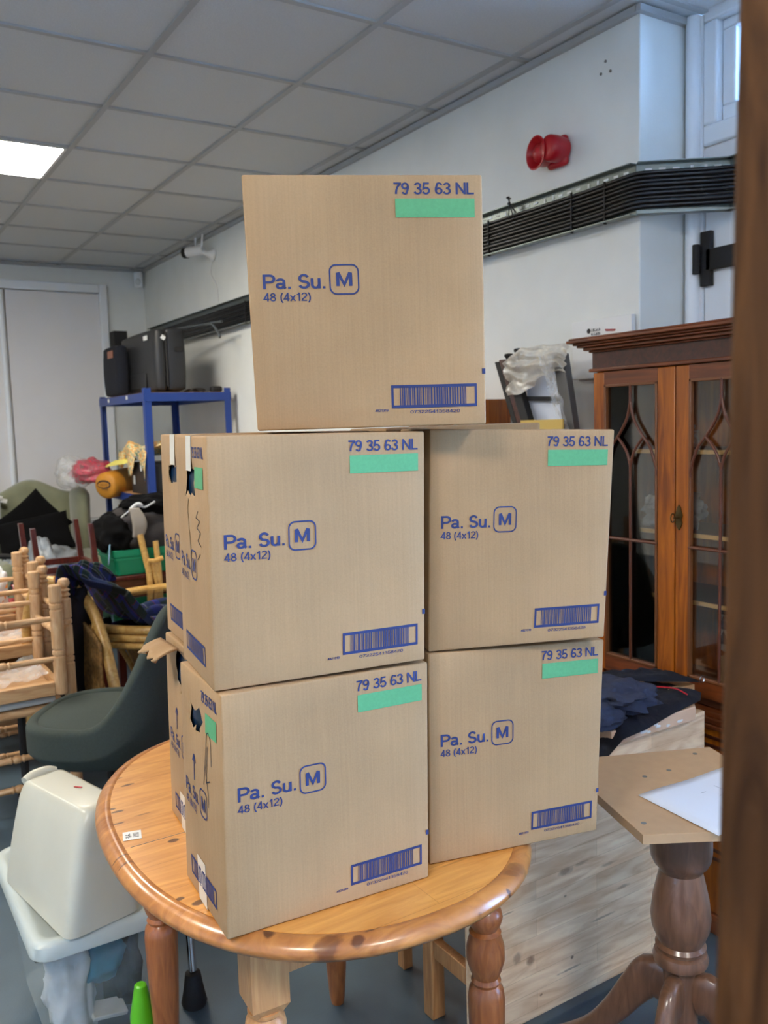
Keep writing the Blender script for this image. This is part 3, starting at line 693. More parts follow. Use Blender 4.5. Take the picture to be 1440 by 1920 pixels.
sm = MB(); sm.bb(.416, 1.122, 1.5715, 1.5729, .7495, .7509); part('leaf_seam', sm, K['grime'], tbl, smooth=0)
sk = MB(); kp = random.Random(5)
LEGP = [(.546, 1.285, 'pale'), (1.022, 1.290, ''), (.555, 1.885, ''), (1.022, 1.92, '')]
legprof = [(.001, 0), (.016, 0), (.020, .02), (.026, .10), (.032, .22), (.036, .32), (.037, .375), (.034, .395), (.026, .405), (.030, .413), (.026, .421), (.032, .435), (.0385, .458), (.0375, .485), (.031, .508), (.032, .514), (.025, .520), (.031, .530), (.0355, .545), (.033, .558), (.025, .566), (.030, .571), (.030, .577)]
for x, y, pal in LEGP:
    l = MB(); l.lathe((x, y, 0), [(r_, min(h_, h_ if not pal else h_-.026*(h_ > .3))) for r_, h_ in legprof], 28)
    w = .033; bt = [(w*.7, .574), (w, .592), (w, .715)] if not pal else [(w*.7, .548), (w, .566), (w, .715)]
    rr = rotz(TAng)
    for (h0, z0), (h1, z1) in zip(bt[:-1], bt[1:]):
        l.hexa([Vector((x, y, z0))+rr @ Vector((sx*h0, sy*h0, 0)) for sx, sy in ((-1, -1), (1, -1), (1, 1), (-1, 1))]+[Vector((x, y, z1))+rr @ Vector((sx*h1, sy*h1, 0)) for sx, sy in ((-1, -1), (1, -1), (1, 1), (-1, 1))])
    part('leg', l, K['leg_pale'] if pal else K['leg_wood'], tbl, smooth=40, label='paler front leg' if pal else None)
ap_ = MB()
def rail(p, q, z0=.60, z1=.714, t=.02):
    p, q = Vector(p), Vector(q); d = (q-p); nrm = Vector((-d.y, d.x, 0)).normalized()*t/2
    ap_.hexa([Vector((*a, z)) for z in (z0, z1) for a in ((p-nrm)[:2], (q-nrm)[:2], (q+nrm)[:2], (p+nrm)[:2])])
P2 = [Vector((x, y, 0)) for x, y, _ in LEGP]
for i, j in ((0, 1), (1, 3), (3, 2), (2, 0)):
    d = (P2[j]-P2[i]).normalized()*.03; rail(P2[i]+d, P2[j]-d)
part('apron', ap_, K['leg_pale'], tbl)
# asset sticker
st = thing('stock_sticker', 'small white stock sticker on the pine tabletop near its left edge', 'sticker', (.432, 1.62, .751))
s_ = MB(); s_.box((.432, 1.617, .7515), (.034, .036, .0006), rotz(-.25)); part('label_paper', s_, K['white'], st, smooth=0)
s_ = MB(); rr = rotz(-.25); rnd = random.Random(4)
for k in range(9):
    s_.box(Vector((.432, 1.617, .752))+rr @ Vector((-.011+.0022*(k % 5), -.006+.009*(k//5)+rnd.uniform(-.002, .002), 0)), (.0014, rnd.uniform(.004, .008), .0003), rr)
for k in range(4): s_.box(Vector((.432, 1.617, .752))+rr @ Vector((.007, -.008+.005*k, 0)), (.011, .0016, .0003), rr)
part('print', s_, K['pen'], st, smooth=0)
def xf(mb, c, rot=None):
    c = Vector(c); mb.v = [c+(rot @ p if rot else p) for p in mb.v]; return mb
def E3(x=0, y=0, z=0):
    return Matrix.Rotation(math.radians(z), 3, 'Z') @ Matrix.Rotation(math.radians(y), 3, 'Y') @ Matrix.Rotation(math.radians(x), 3, 'X')
def pad(poly, h, seed=0, amp=.01, n=64, rings=10, freq=9, droop=None):
    """soft cloth lying in the outline poly [(x,y,z)], thickness h"""
    P = [Vector(p) for p in poly]; out = []; m = len(P)
    for i in range(n):
        t = i*m/n; a = int(t); out.append(P[a % m].lerp(P[(a+1) % m], t-a))
    c = sum(out, Vector())/n; mb = MB()
    def fn(u, v):
        i = int(round(u*n)) % n; q = out[i]; r = v*2
        if r <= 1: p = c.lerp(q, r); hh = h*(1-r**6)
        else: p = q.lerp(c, r-1); hh = 0
        if r <= 1: hh += amp*(noise.fractal(p*freq+Vector((seed*3.1, 0, 0)), 1, 2, 4)+.3)*(1-r**4)
        return p+Vector((0, 0, max(0, hh)))
    mb.grid(lambda u, v: fn(u, v), n, rings*2, cu=True); return mb
# ------------------------------------------------------------------ display cabinet
CX = 2.10; Y0, Y1 = 1.385, 2.04
cab = thing('display_cabinet', 'glazed yew display cabinet with gothic glazing bars standing at the right wall', 'cabinet', (2.235, 1.71, 0))
c = MB(); c.bb(CX+.022, 2.385, Y0, Y0+.02, .66, 1.66).bb(CX+.022, 2.385, Y1-.02, Y1, .66, 1.66).bb(2.375, 2.385, Y0+.02, Y1-.02, .66, 1.66)
part('side_and_back_panels', c, K['cab'], cab)
part('top_board', MB().bb(CX+.03, 2.384, Y0+.001, Y1-.001, 1.641, 1.66), K['cab_in'], cab); part('bottom_board', MB().bb(CX+.03, 2.374, Y0+.02, Y1-.02, .66, .69), K['cab_in'], cab)
part('frieze', MB().bb(CX+.004, 2.386, Y0-.004, Y1+.004, 1.671, 1.722), K['cab_dark'], cab)
c = MB()
for k, (d, z0, z1) in enumerate([(.012, 1.660, 1.671), (.012, 1.722, 1.728), (.026, 1.728, 1.738), (.042, 1.738, 1.745), (.052, 1.745, 1.752), (.068, 1.752, 1.762), (.062, 1.762, 1.768)]):
    c.bb(CX-d+.004, 2.386, Y0-d, Y1+d*.8, z0, z1)
part('cornice', c, K['cab_h'], cab, bev=.0025)
for z in (1.413, 1.167, .967):
    s_ = part('shelf', MB().bb(CX+.037, 2.374, Y0+.021, Y1-.021, z-.014, z), K['cab_in'], cab)
    part('gilt_edge', MB().bb(CX+.030, CX+.037, Y0+.021, Y1-.021, z-.013, z), K['bead'], s_, bev=.002)
def door(ya, yb, pa, pb, keyed):
    d = MB(); X = CX
    d.bb(X, X+.02, ya, pa, .692, 1.657).bb(X, X+.02, pb, yb, .692, 1.657)
    o = part('door', d, K['cab'], cab, bev=.002)
    part('rail', MB().bb(X, X+.02, pa, pb, 1.617, 1.657), K['cab_h'], o); part('rail', MB().bb(X, X+.02, pa, pb, .692, .742), K['cab_h'], o)
    b = MB(); t = .004
    for q in ((pa, pa+2*t, .742, 1.617), (pb-2*t, pb, .742, 1.617)): b.bb(X-.003, X+.012, *q)
    for q in ((pa, pb, .742, .742+2*t), (pa, pb, 1.617-2*t, 1.617)): b.bb(X-.003, X+.012, *q)
    part('pane_moulding', b, K['moulding'], o, bev=.0015)
    ym = (pa+pb)/2; hw = (pb-pa)/2; xg = X+.001; r = .0045
    def bar(nm, pts): part(nm, MB().tube(smoothpath([(xg, y, z) for y, z in pts], 6), r, 8, 1.2), K['bar'], o, smooth=60)
    bar('glazing_bar', [(ym, .745), (ym, 1.0), (ym, 1.2), (ym, 1.38)])
    bar('glazing_bar', [(pa, 1.13), (ym, 1.13), (pb, 1.13)])
    bar('glazing_bar', [(ym, 1.614), (ym, 1.575), (ym, 1.55)])
    for s in (1, -1):
        bar('curved_glazing_bar', [(ym, 1.56), (ym+s*.013, 1.51), (ym+s*.045, 1.46), (ym+s*.078, 1.42), (ym+s*(hw-.006), 1.36), (ym+s*(hw-.004), 1.335)])
        bar('curved_glazing_bar', [(ym+s*.052, 1.452), (ym+s*.03, 1.428), (ym+s*.012, 1.40), (ym, 1.362)])
    part('glass_pane', MB().bb(X+.010, X+.013, pa-.004, pb+.004, .735, 1.622), K['pane'], o)
    if keyed:
        e = MB(); pl = [(.0, .038), (.006, .030), (.009, .018), (.013, .008), (.009, -.004), (.012, -.016), (.006, -.030), (0, -.038)]
        pl = pl+[(-a, b2) for a, b2 in pl[-2:0:-1]]
        e.prism(pl, 0, .003, lambda p: Vector((X-.003+p.z, 1.697+p.x, 1.215+p.y)))
        part('escutcheon', e, K['brass'], o); kk = MB().tube([(X-.003, 1.697, 1.215), (X-.022, 1.700, 1.215)], .0025, 8)
        kk.tube([(X-.022+.009*math.cos(t), 1.703, 1.215+.013*math.sin(t)) for t in [k*math.pi/6 for k in range(13)]], .002, 6); part('key', kk, K['brass'], o)
door(1.715, Y1-.004, 1.778, 1.990, False); door(Y0+.004, 1.711, 1.45, 1.664, True)
c = MB(); c.bb(2.085, 2.386, Y0-.02, Y1+.02, .06, .615); part('base_cupboard', c, K['cab'], cab, bev=.003)
c = MB()
for d, z0, z1 in ((.012, .615, .628), (.004, .628, .645), (-.006, .645, .660)): c.bb(2.085-d, 2.386, Y0-.02-d, Y1+.02+max(d, 0), z0, z1)
part('waist_moulding', c, K['cab_h'], cab, bev=.003)
c = MB()
for z in (.585, .56, .42, .395, .25, .225): c.bb(2.079, 2.0855, Y0+.01, Y1-.01, z, z+.008)
part('drawer_moulding', c, K['cab_dark'], cab)
part('plinth', MB().bb(2.075, 2.386, Y0-.025, Y1+.025, 0, .06), K['cab_h'], cab, bev=.004)
# things in the cabinet
single('plastic_bag', MB().blob((2.22, 1.82, 1.215), (.06, .10, .06), 3, .25, 2.2, 40, 26), K['bagfilm'], 'crumpled clear plastic bag on the middle shelf of the display cabinet', 'plastic bag')
single('cardboard_box', MB().bb(2.19, 2.36, 1.44, 1.62, .691, .80), K['card'], 'low cardboard box on the bottom of the display cabinet behind the right door', 'cardboard box', bev=.003)
q = MB(); 
for i in range(4):
    for j in range(3):
        a, b_ = 1.47+.045*i, .83+.045*j
        q.add([(2.214, a, b_), (2.214, a+.042, b_), (2.214, a+.021, b_+.042)], [(0, 1, 2)])
pc = thing('patchwork_cushion', 'pale cushion with dark blue triangles on the lower shelf of the display cabinet', 'cushion', (2.25, 1.56, .80))
part('cushion_body', MB().bb(2.22, 2.28, 1.46, 1.655, .801, .955), K['foam'], pc, bev=.018, seg=4); part('blue_triangles', q, K['navy_l'], pc, smooth=0)
for k, (y, z, r, h) in enumerate([(1.84, 1.413, .028, .09), (1.78, 1.413, .03, .07), (1.60, 1.413, .03, .10), (1.52, 1.413, .026, .08)]):
    single('glass_jar', MB().lathe((2.25, y, z), [(.002, 0), (r, .002), (r, h*.75), (r*.6, h*.85), (r*.65, h)], 20), K['film'],
           ['clear jar on the top cabinet shelf behind the left door, taller one', 'clear jar on the top cabinet shelf behind the left door, shorter one', 'clear jar on the top cabinet shelf behind the right door, taller one', 'clear jar on the top cabinet shelf behind the right door, shorter one'][k], 'jar')
# ------------------------------------------------------------------ whiteboard sheet on the wall
wb = thing('display_board', 'glossy white display board with small logos on the wall behind the display cabinet', 'board', (2.378, 2.25, 1.66))
part('board_panel', MB().bb(2.366, 2.386, 2.115, 2.40, 1.655, 1.865), K['white'], wb, bev=.002)
q = MB(); q.lathe((2.3655, 2.315, 1.826), [(.009, 0), (.009, .0008)], 20, (-1, 0, 0)); part('round_logo', q, K['pen'], wb, smooth=0)
q = MB(); q2 = random.Random(2)
for row in range(2):
    for k in range(6):
        y = 2.302-.0075*k; z = 1.833-.014*row
        q.add([(2.365, y, z), (2.365, y-.0015, z), (2.365, y-.0015, z-.010), (2.365, y, z-.010)], [(0, 1, 2, 3)])
        q.add([(2.365, y, z-.0095*q2.random()), (2.365, y-.005, z-.0095*q2.random()), (2.365, y-.005, z-.010), (2.365, y, z-.0105)], [(0, 1, 2, 3)])
part('logo_lettering', q, K['pen'], wb, smooth=0)
q = MB().tube([(2.3645, 2.235-.0011*k, 1.822+.004*math.sin(k*1.1)-.0001*k) for k in range(44)], .0011, 5); part('red_script', q, K['red'], wb)
# ------------------------------------------------------------------ leaning frames behind the boxes
ZT = 1.452
cu_ = thing('wooden_cupboard', 'orange brown wooden cupboard behind the boxes carrying the leaning frames', 'cupboard', (2.2, 2.6, 0))
part('cupboard_body', MB().bb(2.06, 2.385, 2.125, 3.25, 0, ZT-.002), K['cab'], cu_, bev=.003)
part('raised_end', MB().bb(2.20, 2.385, 2.775, 3.25, ZT-.0015, 1.60), K['cab'], cu_, bev=.003)
def lean_bar(mb, y, x0, z1, w, d, sh=.10):   # upright leaning: foot shifted towards -y
    yb = y-sh*.24*(z1-ZT)/.27/1.5; mb.hexa([(x0-.03-d/2, yb-w/2, ZT), (x0-.03+d/2, yb-w/2, ZT), (x0-.03+d/2, yb+w/2, ZT), (x0-.03-d/2, yb+w/2, ZT), (x0-d/2, y-w/2, z1), (x0+d/2, y-w/2, z1), (x0+d/2, y+w/2, z1), (x0-d/2, y+w/2, z1)])
single('folded_table', (lambda m: (lean_bar(m, 2.72, 2.30, 1.745, .030, .06, .9), m)[1])(MB()), K['blk'], 'black slab of a folded table leaning on the wall, leftmost of the pile', 'folded table', bev=.003)
single('folded_table', (lambda m: (lean_bar(m, 2.68, 2.29, 1.75, .035, .06, .9), m)[1])(MB()), K['cab_dark'], 'dark brown slab of a folded table leaning beside the black one', 'folded table', bev=.003)
fr_ = thing('folding_frame', 'grey metal folding frame with two rubber feet upward, wrapped in cloudy plastic', 'folding frame', (2.20, 2.3, 0))
m = MB(); lean_bar(m, 2.60, 2.24, 1.73, .045, .03, .9); part('upright', m, K['blk'], fr_, bev=.003)
m = MB(); lean_bar(m, 2.33, 2.24, 1.745, .055, .03, .5); part('upright', m, mat('grey_metal', (92, 90, 88), .45, metal=.3), fr_, bev=.003)
m = MB(); m.hexa([(2.235, 2.33-.03, 1.575), (2.25, 2.33-.03, 1.575), (2.25, 2.56-.03, 1.585), (2.235, 2.56-.03, 1.585), (2.235, 2.33-.03, 1.592), (2.25, 2.33-.03, 1.592), (2.25, 2.56-.03, 1.602), (2.235, 2.56-.03, 1.602)]); part('crossbar', m, K['blk'], fr_)
for y, z in ((2.60, 1.76), (2.545, 1.775)):
    part('rubber_foot', MB().lathe((2.23, y, z-.02), [(.004, -.05), (.004, 0), (.008, .004), (.018, .018), (.016, .026), (.002, .028)], 16), K['blk'], fr_)
single('paper_sheet', MB().hexa([(2.25, 2.27, ZT), (2.256, 2.27, ZT), (2.256, 2.50, ZT), (2.25, 2.50, ZT), (2.265, 2.34, 1.70), (2.271, 2.34, 1.70), (2.271, 2.55, 1.70), (2.265, 2.55, 1.70)]), K['paper'], 'pale board held between the grey folding frame uprights', 'board')
single('cardboard_sheet', MB().bb(2.17, 2.176, 2.25, 2.47, ZT, 1.512), mat('yellow_card', (206, 176, 96), .7), 'yellow card low in front of the pale board inside the folding frame', 'card')
def wr_(u, v):
    y = 2.575-.30*u+.05*(1-v)*(.5-u); z = 1.735-.125*v*(1+.25*math.sin(5*u))+.03*math.sin(u*3.1)+.03*u
    p = Vector((2.205, y, z)); p.x += .03*noise.fractal(Vector((u*2, v*4-u*2.5, 1)), 1, 2, 2)-.008*abs(math.sin(5*v+3*u)); p.z += .014*noise.noise(Vector((u*5, v*1.5, 4)))
    return p
single('plastic_wrap', MB().grid(wr_, 46, 30), K['wrap'], 'crumpled cloudy plastic wrap over the top of the grey folding frame', 'plastic wrap')
def wr2(u, v):
    return Vector((2.19+.02*noise.noise(Vector((u*5, v*6, 9))), 2.285-.05*u+.1*(1-v)-.12*0, 1.74-.28*v))
single('plastic_wrap', MB().grid(wr2, 12, 24), K['film'], 'clear plastic film hanging at the right side of the grey folding frame', 'plastic wrap')
# ------------------------------------------------------------------ alarm, cable tray
al = thing('fire_alarm', 'red fire alarm sounder mounted on the white wall above the cable tray', 'alarm', (XW, 2.48, 2.50))
part('base', MB().box((XW-.015, 2.475, 2.495), (.03, .10, .11)), K['deep_red'], al, bev=.02, seg=4)
axd = Vector((-.99, .14, .0)).normalized(); q0 = Vector((XW-.03, 2.512, 2.497))
part('horn', MB().lathe(q0, [(.044, 0), (.047, .015), (.048, .032), (.054, .045), (.060, .052), (.061, .056), (.056, .057), (.047, .046), (.038, .03), (.030, .026)], 36, axd), K['deep_red'], al, smooth=60)
part('dome', MB().lathe(q0+axd*.022, [(.035, 0), (.035, .012), (.031, .024), (.020, .033), (.001, .037)], 24, axd), K['deep_red'], al, smooth=70)
part('cowl', MB().lathe(Vector((XW-.01, 2.458, 2.50)), [(.046, 0), (.048, .04), (.046, .068), (.038, .076), (.02, .078)], 28, (-1, 0, 0)), K['deep_red'], al, smooth=50)
ct = thing('cable_tray', 'galvanised steel cable tray running along the wall with black cables', 'cable tray', (XW-.02, 4.5, 2.19))
TZ0, TZ1 = 2.188, 2.354
pA, pB, pC = (XW-.028, 7.3), (XW-.028, 2.09), (2.605, 1.905); pD = (2.605, 1.0)
def strip(mb, p, q, z0, z1, off0, off1):
    p, q = Vector((*p, 0)), Vector((*q, 0)); d = (q-p).normalized(); nn = Vector((d.y, -d.x, 0))
    mb.hexa([Vector((*(a+nn*o)[:2], z)) for z in (z0, z1) for a, o in ((p, off0), (q, off0), (q, off1), (p, off1))])
m = MB()
for p, q in ((pA, pB), (pB, pC), (pC, pD)):
    strip(m, p, q, TZ0, TZ1, -.002, .002); strip(m, p, q, TZ1-.002, TZ1+.001, -.001, .030); strip(m, p, q, TZ0-.003, TZ0, -.001, .034); 
part('tray_body', m, K['steel'], ct)
def along(p, q, t, off):
    p, q = Vector((*p, 0)), Vector((*q, 0)); d = (q-p).normalized(); nn = Vector((d.y, -d.x, 0)); return p+d*t+nn*off
k = 0
for p, q, L in ((pB, pA, .98), (pC, pB, .28), (pD, pC, .0)):
    t = .03; sgn = -1
    while t < L:
        long = k % 5 < 3; w = .022 if long else .009; h = .008 if long else .014
        a = along(p, q, t, -.004); b_ = along(p, q, t+w, -.004)
        m = MB(); m.add([Vector((*a[:2], 2.333-h/2)), Vector((*b_[:2], 2.333-h/2)), Vector((*b_[:2], 2.333+h/2)), Vector((*a[:2], 2.333+h/2))], [(0, 1, 2, 3)])
        part('slot', m, K['hole'], ct, smooth=0); t += .045; k += 1
for i in range(9):
    z = 2.312-.0135*i; j = random.Random(i); pts = []
    off = .014+.004*(i % 2)
    for s in range(28):
        p = along(pA, pB, 5.2*s/28, 0); pts.append((XW-.028-off, p.y, z+.0008*math.sin(s*.9+i)+(i < 5)*.003*math.sin(s*.25)))
    pts += [(XW-.030-off, 2.16, z+.004), (XW-.022-off*.9, 2.085, z+.008), (2.42-off*.6, 2.05-off, z+.010), (2.50-off*.6, 1.985-off, z+.010), (2.59-off*.8, 1.90-off, z+.009), (2.603-off, 1.80, z+.007), (2.605-off, 1.4, z+.007), (2.605-off, 1.0, z+.007)]
    single('electrical_cable', MB().tube(smoothpath(pts, 3), .0068 if i < 7 else .0085, 8), K['cable'], 'black electrical cable lying in the bundle along the wall tray', 'cable', 'black cables in the wall tray', smooth=70)
for t in (0.12, .28, .75, 1.5, 2.6, 3.2):
    y = 2.09+t
    single('cable_tie', MB().box((XW-.052, y, 2.255), (.006, .006, .135)).box((XW-.048, y+.002, 2.19), (.012, .005, .02)), K['blk'], 'black cable tie strapped around the cable bundle', 'cable tie', 'ties around the cable bundle')
for kx, (dy, an, ln) in enumerate(((0, 12, .085), (.012, -14, .075), (-.01, 38, .05))):
    a = math.radians(an); y, z = 2.69+dy, 2.335
    d = Vector((-.15, math.sin(a), math.cos(a))); b_ = Vector((XW-.06, y, z))
    single('screw', MB().tube([b_-d*ln*.5, b_+d*ln*.5], .0028, 6).tube([b_+d*ln*.5, b_+d*(ln*.5+.004)], .007, 8), K['blk'], ['long black screw standing nearly upright in the tray edge', 'long black screw leaning left across the upright one', 'short black screw lying lowest in the tray edge'][kx], 'screw')
# ------------------------------------------------------------------ pedestal with loose board and paper
N_, Rr, Fq, L_ = (1.246, 1.088), (1.574, .891), (1.717, 1.297), (1.376, 1.450)
pd = thing('pedestal', 'turned brown mahogany pedestal with four curved feet under a loose board', 'pedestal', (1.455, 1.175, 0))
PX, PY = 1.46, 1.172
prof = [(.001, .165), (.03, .17), (.040, .185), (.038, .20), (.036, .21), (.036, .34), (.046, .345), (.056, .352), (.058, .362), (.054, .374), (.046, .378), (.050, .384), (.053, .390), (.047, .398), (.050, .405), (.060, .43), (.0625, .455), (.058, .495), (.047, .545), (.044, .556), (.047, .562), (.056, .572), (.062, .585), (.064, .60), (.064, .706), (.001, .707)]
part('column', MB().lathe((PX, PY, 0), prof, 40), K['ped'], pd, smooth=40)
for ang in (202, 110, 22, 290):
    a = math.radians(ang); dx, dy = math.cos(a), math.sin(a); m = MB()
    path = smoothpath([(.030, .300), (.065, .305), (.105, .255), (.150, .180), (.205, .110), (.270, .060), (.330, .030), (.350, .024)], 5); hs = [.042, .046, .036, .030, .026, .024, .021, .018]
    pts = [(PX+dx*r.x, PY+dy*r.x, r.y) for r in path] if False else None
    P3 = smoothpath([Vector((r, 0, z)) for r, z in [(.030, .285), (.065, .292), (.105, .245), (.150, .178), (.205, .112), (.270, .064), (.330, .034), (.350, .026)]], 5)
    nn = len(P3); rad = [hs[min(7, int(i*7.99/nn))]*(1-(i*7.99/nn % 1))+hs[min(7, int(i*7.99/nn)+1)]*(i*7.99/nn % 1) for i in range(nn)]
    def sec(u, v):
        i = min(nn-1, int(round(v*(nn-1)))); p = P3[i]; t = (P3[min(i+1, nn-1)]-P3[max(i-1, 0)]).normalized(); nrm = Vector((-t.z, 0, t.x))
        th = 2*math.pi*u; r = rad[i]; w = .019
        q = p+nrm*math.copysign(abs(math.cos(th))**.6, math.cos(th))*r+Vector((0, 1, 0))*math.copysign(abs(math.sin(th))**.6, math.sin(th))*w
        q.z = max(q.z, .001); return Vector((PX+dx*q.x-dy*q.y, PY+dy*q.x+dx*q.y, q.z))
    m.grid(sec, 20, nn-1, cu=True); n0 = len(m.v); m.f += [tuple(range(19, -1, -1)), tuple(range(n0-20, n0))]
    part('foot', m, K['ped'], pd, smooth=50)
mb_ = thing('mdf_board', 'square offcut of bare fibreboard resting on the brown pedestal', 'board', (1.478, 1.18, .708))
m = MB().prism([N_, Rr, Fq, L_], .708, .7275); part('board', m, K['mdf'], mb_, bev=.0008)
m = MB()
for x, y in ((1.53, 1.262), (1.285, 1.120), (1.46, 1.27), (1.655, 1.29)): m.lathe((x, y, .7274), [(.0055, 0), (.0055, .0006)], 12)
part('screw_holes', m, K['grime'], mb_)
pp = thing('paper_sheet', 'white sheet of paper lying askew on the fibreboard offcut', 'paper', (1.45, 1.13, .729))
def pf_(u, v):
    a = Vector((1.372, 1.211, .7292)); b1 = Vector((1.352, 1.000, .7292)); b2 = Vector((1.669, 1.195, .7292)); q = a+(b1-a)*u+(b2-a)*v*.95
    q.z += .0012*math.sin(v*9)+.001*u; 
    return q
part('sheet', MB().grid(pf_, 10, 12), K['paper'], pp, solid=.0004)
m = MB()
for k, (u, v) in enumerate(((.30, .42), (.44, .50), (.58, .58))): put_rect(m, lambda a, b: pf_(a, b)+Vector((0, 0, .0008)), u, u+.006, v, v+.05, 1, 1)
put_rect(m, lambda a, b: pf_(a, b)+Vector((0, 0, .0008)), .25, .9, .60, .604, 4, 1)
part('printed_lines', m, K['print_grey'], pp, smooth=0)
# ------------------------------------------------------------------ maple workbench with things on top
wbn = thing('workbench', 'maple butcher block workbench with a solid front panel behind the pedestal', 'workbench', (1.6, 1.7, 0))
part('front_panel', MB().bb(1.19, 2.03, 1.55, 1.58, .026, .683), K['butcher'], wbn, bev=.002)
part('top', MB().bb(1.21, 2.02, 1.582, 1.80, .645, .672), K['butcher'], wbn, bev=.002)
for x, y in ((1.205, 1.745), (1.235, 1.90)):
    pass
part('leg', MB().bb(1.185, 1.225, 1.715, 1.755, 0, .644), K['leg_pale'], wbn, bev=.003)
part('leg', MB().bb(1.98, 2.02, 1.755, 1.795, 0, .644), K['leg_pale'], wbn, bev=.003)
part('stretcher', MB().bb(1.19, 1.215, 1.581, 1.714, .17, .215), K['leg_pale'], wbn, bev=.002)
part('back_rail', MB().bb(1.226, 1.979, 1.765, 1.785, .30, .40), K['butcher'], wbn, bev=.002)
part('drawer_box', MB().bb(1.24, 1.97, 1.60, 1.74, .42, .60), K['cab_in'], wbn, bev=.002)
single('wooden_batten', MB().bb(1.24, 1.27, 1.93, 1.96, 0, .60), K['leg_pale'], 'pale wooden batten standing on the floor left of the workbench leg', 'batten', bev=.002)
m = MB().prism([(1.62, 1.515), (1.945, 1.515), (1.99, 1.56), (1.99, 1.78), (1.62, 1.78)], .6845, .722)
single('raw_plank', m, K['pinkish'], 'pinkish raw wood slab with white paint marks lying on the workbench top', 'plank', bev=.002)
m = MB(); rd_ = random.Random(8)
for k in range(9):
    x = 1.72+.16*rd_.random(); m.blob((x, 1.5145, .700+.008*rd_.uniform(-1, 1)), (.012*rd_.uniform(.4, 1.2), .0008, .0035), k, .3, 3, 14, 8)
single('paint_marks', m, K['white'], 'white paint marks on the front edge of the raw wood slab', 'paint marks')['kind'] = 'stuff'
single('wood_offcut', MB().bb(1.95, 2.05, 1.60, 1.80, .7235, .745), K['stool_wood_x'], 'pale wood offcut poking out behind the navy clothing on the workbench', 'offcut', bev=.002)
cl = [(1.96, 1.88, .73), (1.94, 1.80, .73), (2.0, 1.755, .73), (2.04, 1.57, .73), (1.985, 1.53, .728), (1.83, 1.50, .728), (1.70, 1.475, .722), (1.63, 1.485, .71), (1.585, 1.50, .665), (1.55, 1.525, .655), (1.50, 1.56, .69), (1.50, 1.75, .72), (1.62, 1.88, .73)]
m = pad(cl, .022, 2, .03, 120, 16, 11)
jt = single('work_trousers', m, K['navy'], 'dark navy work trousers with a thin red piping spread over the workbench', 'trousers', smooth=70)
pj = MB().tube(smoothpath([(1.80, 1.66, .768), (1.86, 1.62, .769), (1.92, 1.57, .765), (1.93, 1.53, .755)], 8), .0022, 6)
off = Vector(jt['_o']); part('red_piping', pj, K['red'], jt, label='thin red piping')
m = MB().blob((1.69, 1.60, .785), (.10, .12, .032), 5, .30, 2.2, 48, 26); m.blob((1.60, 1.55, .765), (.07, .06, .03), 9, .3, 2.2, 32, 20)
single('folded_shirt', m, K['navy_l'], 'slate blue folded garment bunched on the navy trousers beside the boxes', 'garment', smooth=70)
m = pad([(1.80, 1.80, .76), (1.88, 1.76, .765), (2.02, 1.70, .76), (2.05, 1.58, .755), (1.98, 1.60, .765), (1.86, 1.70, .765)], .016, 5, .012, 60, 8, 30)
single('apron_waistband', m, K['navy'], 'gathered navy waistband lying along the far edge of the trousers', 'waistband', smooth=70)
m = MB().tube([(2.03+.009*math.cos(t), 1.56, .772+.009*math.sin(t)) for t in [k*math.pi/6 for k in range(13)]], .0022, 6)
single('metal_ring', m, K['chrome'], 'small metal ring at the right corner of the navy trousers', 'ring')
# ------------------------------------------------------------------ dark post at the right edge
p0 = EYE+(R_*((1389-720)/1640)+D_*((0-960)/1640)+F_)*.35; p1 = EYE+(R_*((1343-720)/1640)+D_*((1920-960)/1640)+F_)*.35
dv = (p1-p0); def_ = lambda z: p0+dv*((z-p0.z)/dv.z)
a, b_ = def_(0.0), def_(2.86)
e1 = Vector((.60, -.80, 0)); e2 = Vector((.80, .60, 0)); m = MB()
m.hexa([a, a+e1*.16, a+e1*.16+e2*.035, a+e2*.035, b_, b_+e1*.16, b_+e1*.16+e2*.035, b_+e2*.035])
single('wooden_post', m, K['post'], 'dark stained wooden post in the near right foreground, out of focus', 'post', bev=.005, seg=3)
# ------------------------------------------------------------------ blue shelving unit
SX0, SX1, SY0, SY1 = 1.74, 2.33, 5.58, 6.66
su = thing('shelving_unit', 'blue metal shelving unit with chipboard shelves in the far corner', 'shelving', (2.03, 6.1, 0))
for x, y, z in ((SX0, SY0, 1.785), (SX0, SY1, 1.77), (SX1, SY0, 1.785), (SX1, SY1, 1.76)):
    sx = 1 if x == SX0 else -1; sy = 1 if y == SY0 else -1; m = MB()
    m.bb(min(x, x+sx*.045), max(x, x+sx*.045), min(y, y+sy*.003), max(y, y+sy*.003), 0, z).bb(min(x, x+sx*.003), max(x, x+sx*.003), min(y+sy*.003, y+sy*.045), max(y+sy*.003, y+sy*.045), 0, z)
    part('post', m, K['blue_metal'], su)
for z in (1.755, 1.085, .56, .15):
    for m in (MB().bb(SX0+.004, SX1-.004, SY0-.004, SY0-.001, z-.055, z), MB().bb(SX0+.004, SX1-.004, SY1+.001, SY1+.004, z-.055, z), MB().bb(SX0-.004, SX0-.001, SY0, SY1, z-.055, z), MB().bb(SX1+.001, SX1+.004, SY0, SY1, z-.055, z)):
        part('beam', m, K['blue_metal'], su)
    part('shelf_board', MB().bb(SX0+.004, SX1-.004, SY0+.004, SY1-.004, z-.012, z+.002), K['chip'], su)
single('price_tag', MB().bb(1.7345, 1.7355, 6.38, 6.42, 1.72, 1.745), K['white'], 'small white tag stuck on the blue top beam, left one', 'tag', smooth=0)
single('price_tag', MB().bb(1.7345, 1.7355, 5.93, 5.97, 1.725, 1.75), K['white'], 'small white tag stuck on the blue top beam, right one', 'tag', smooth=0)
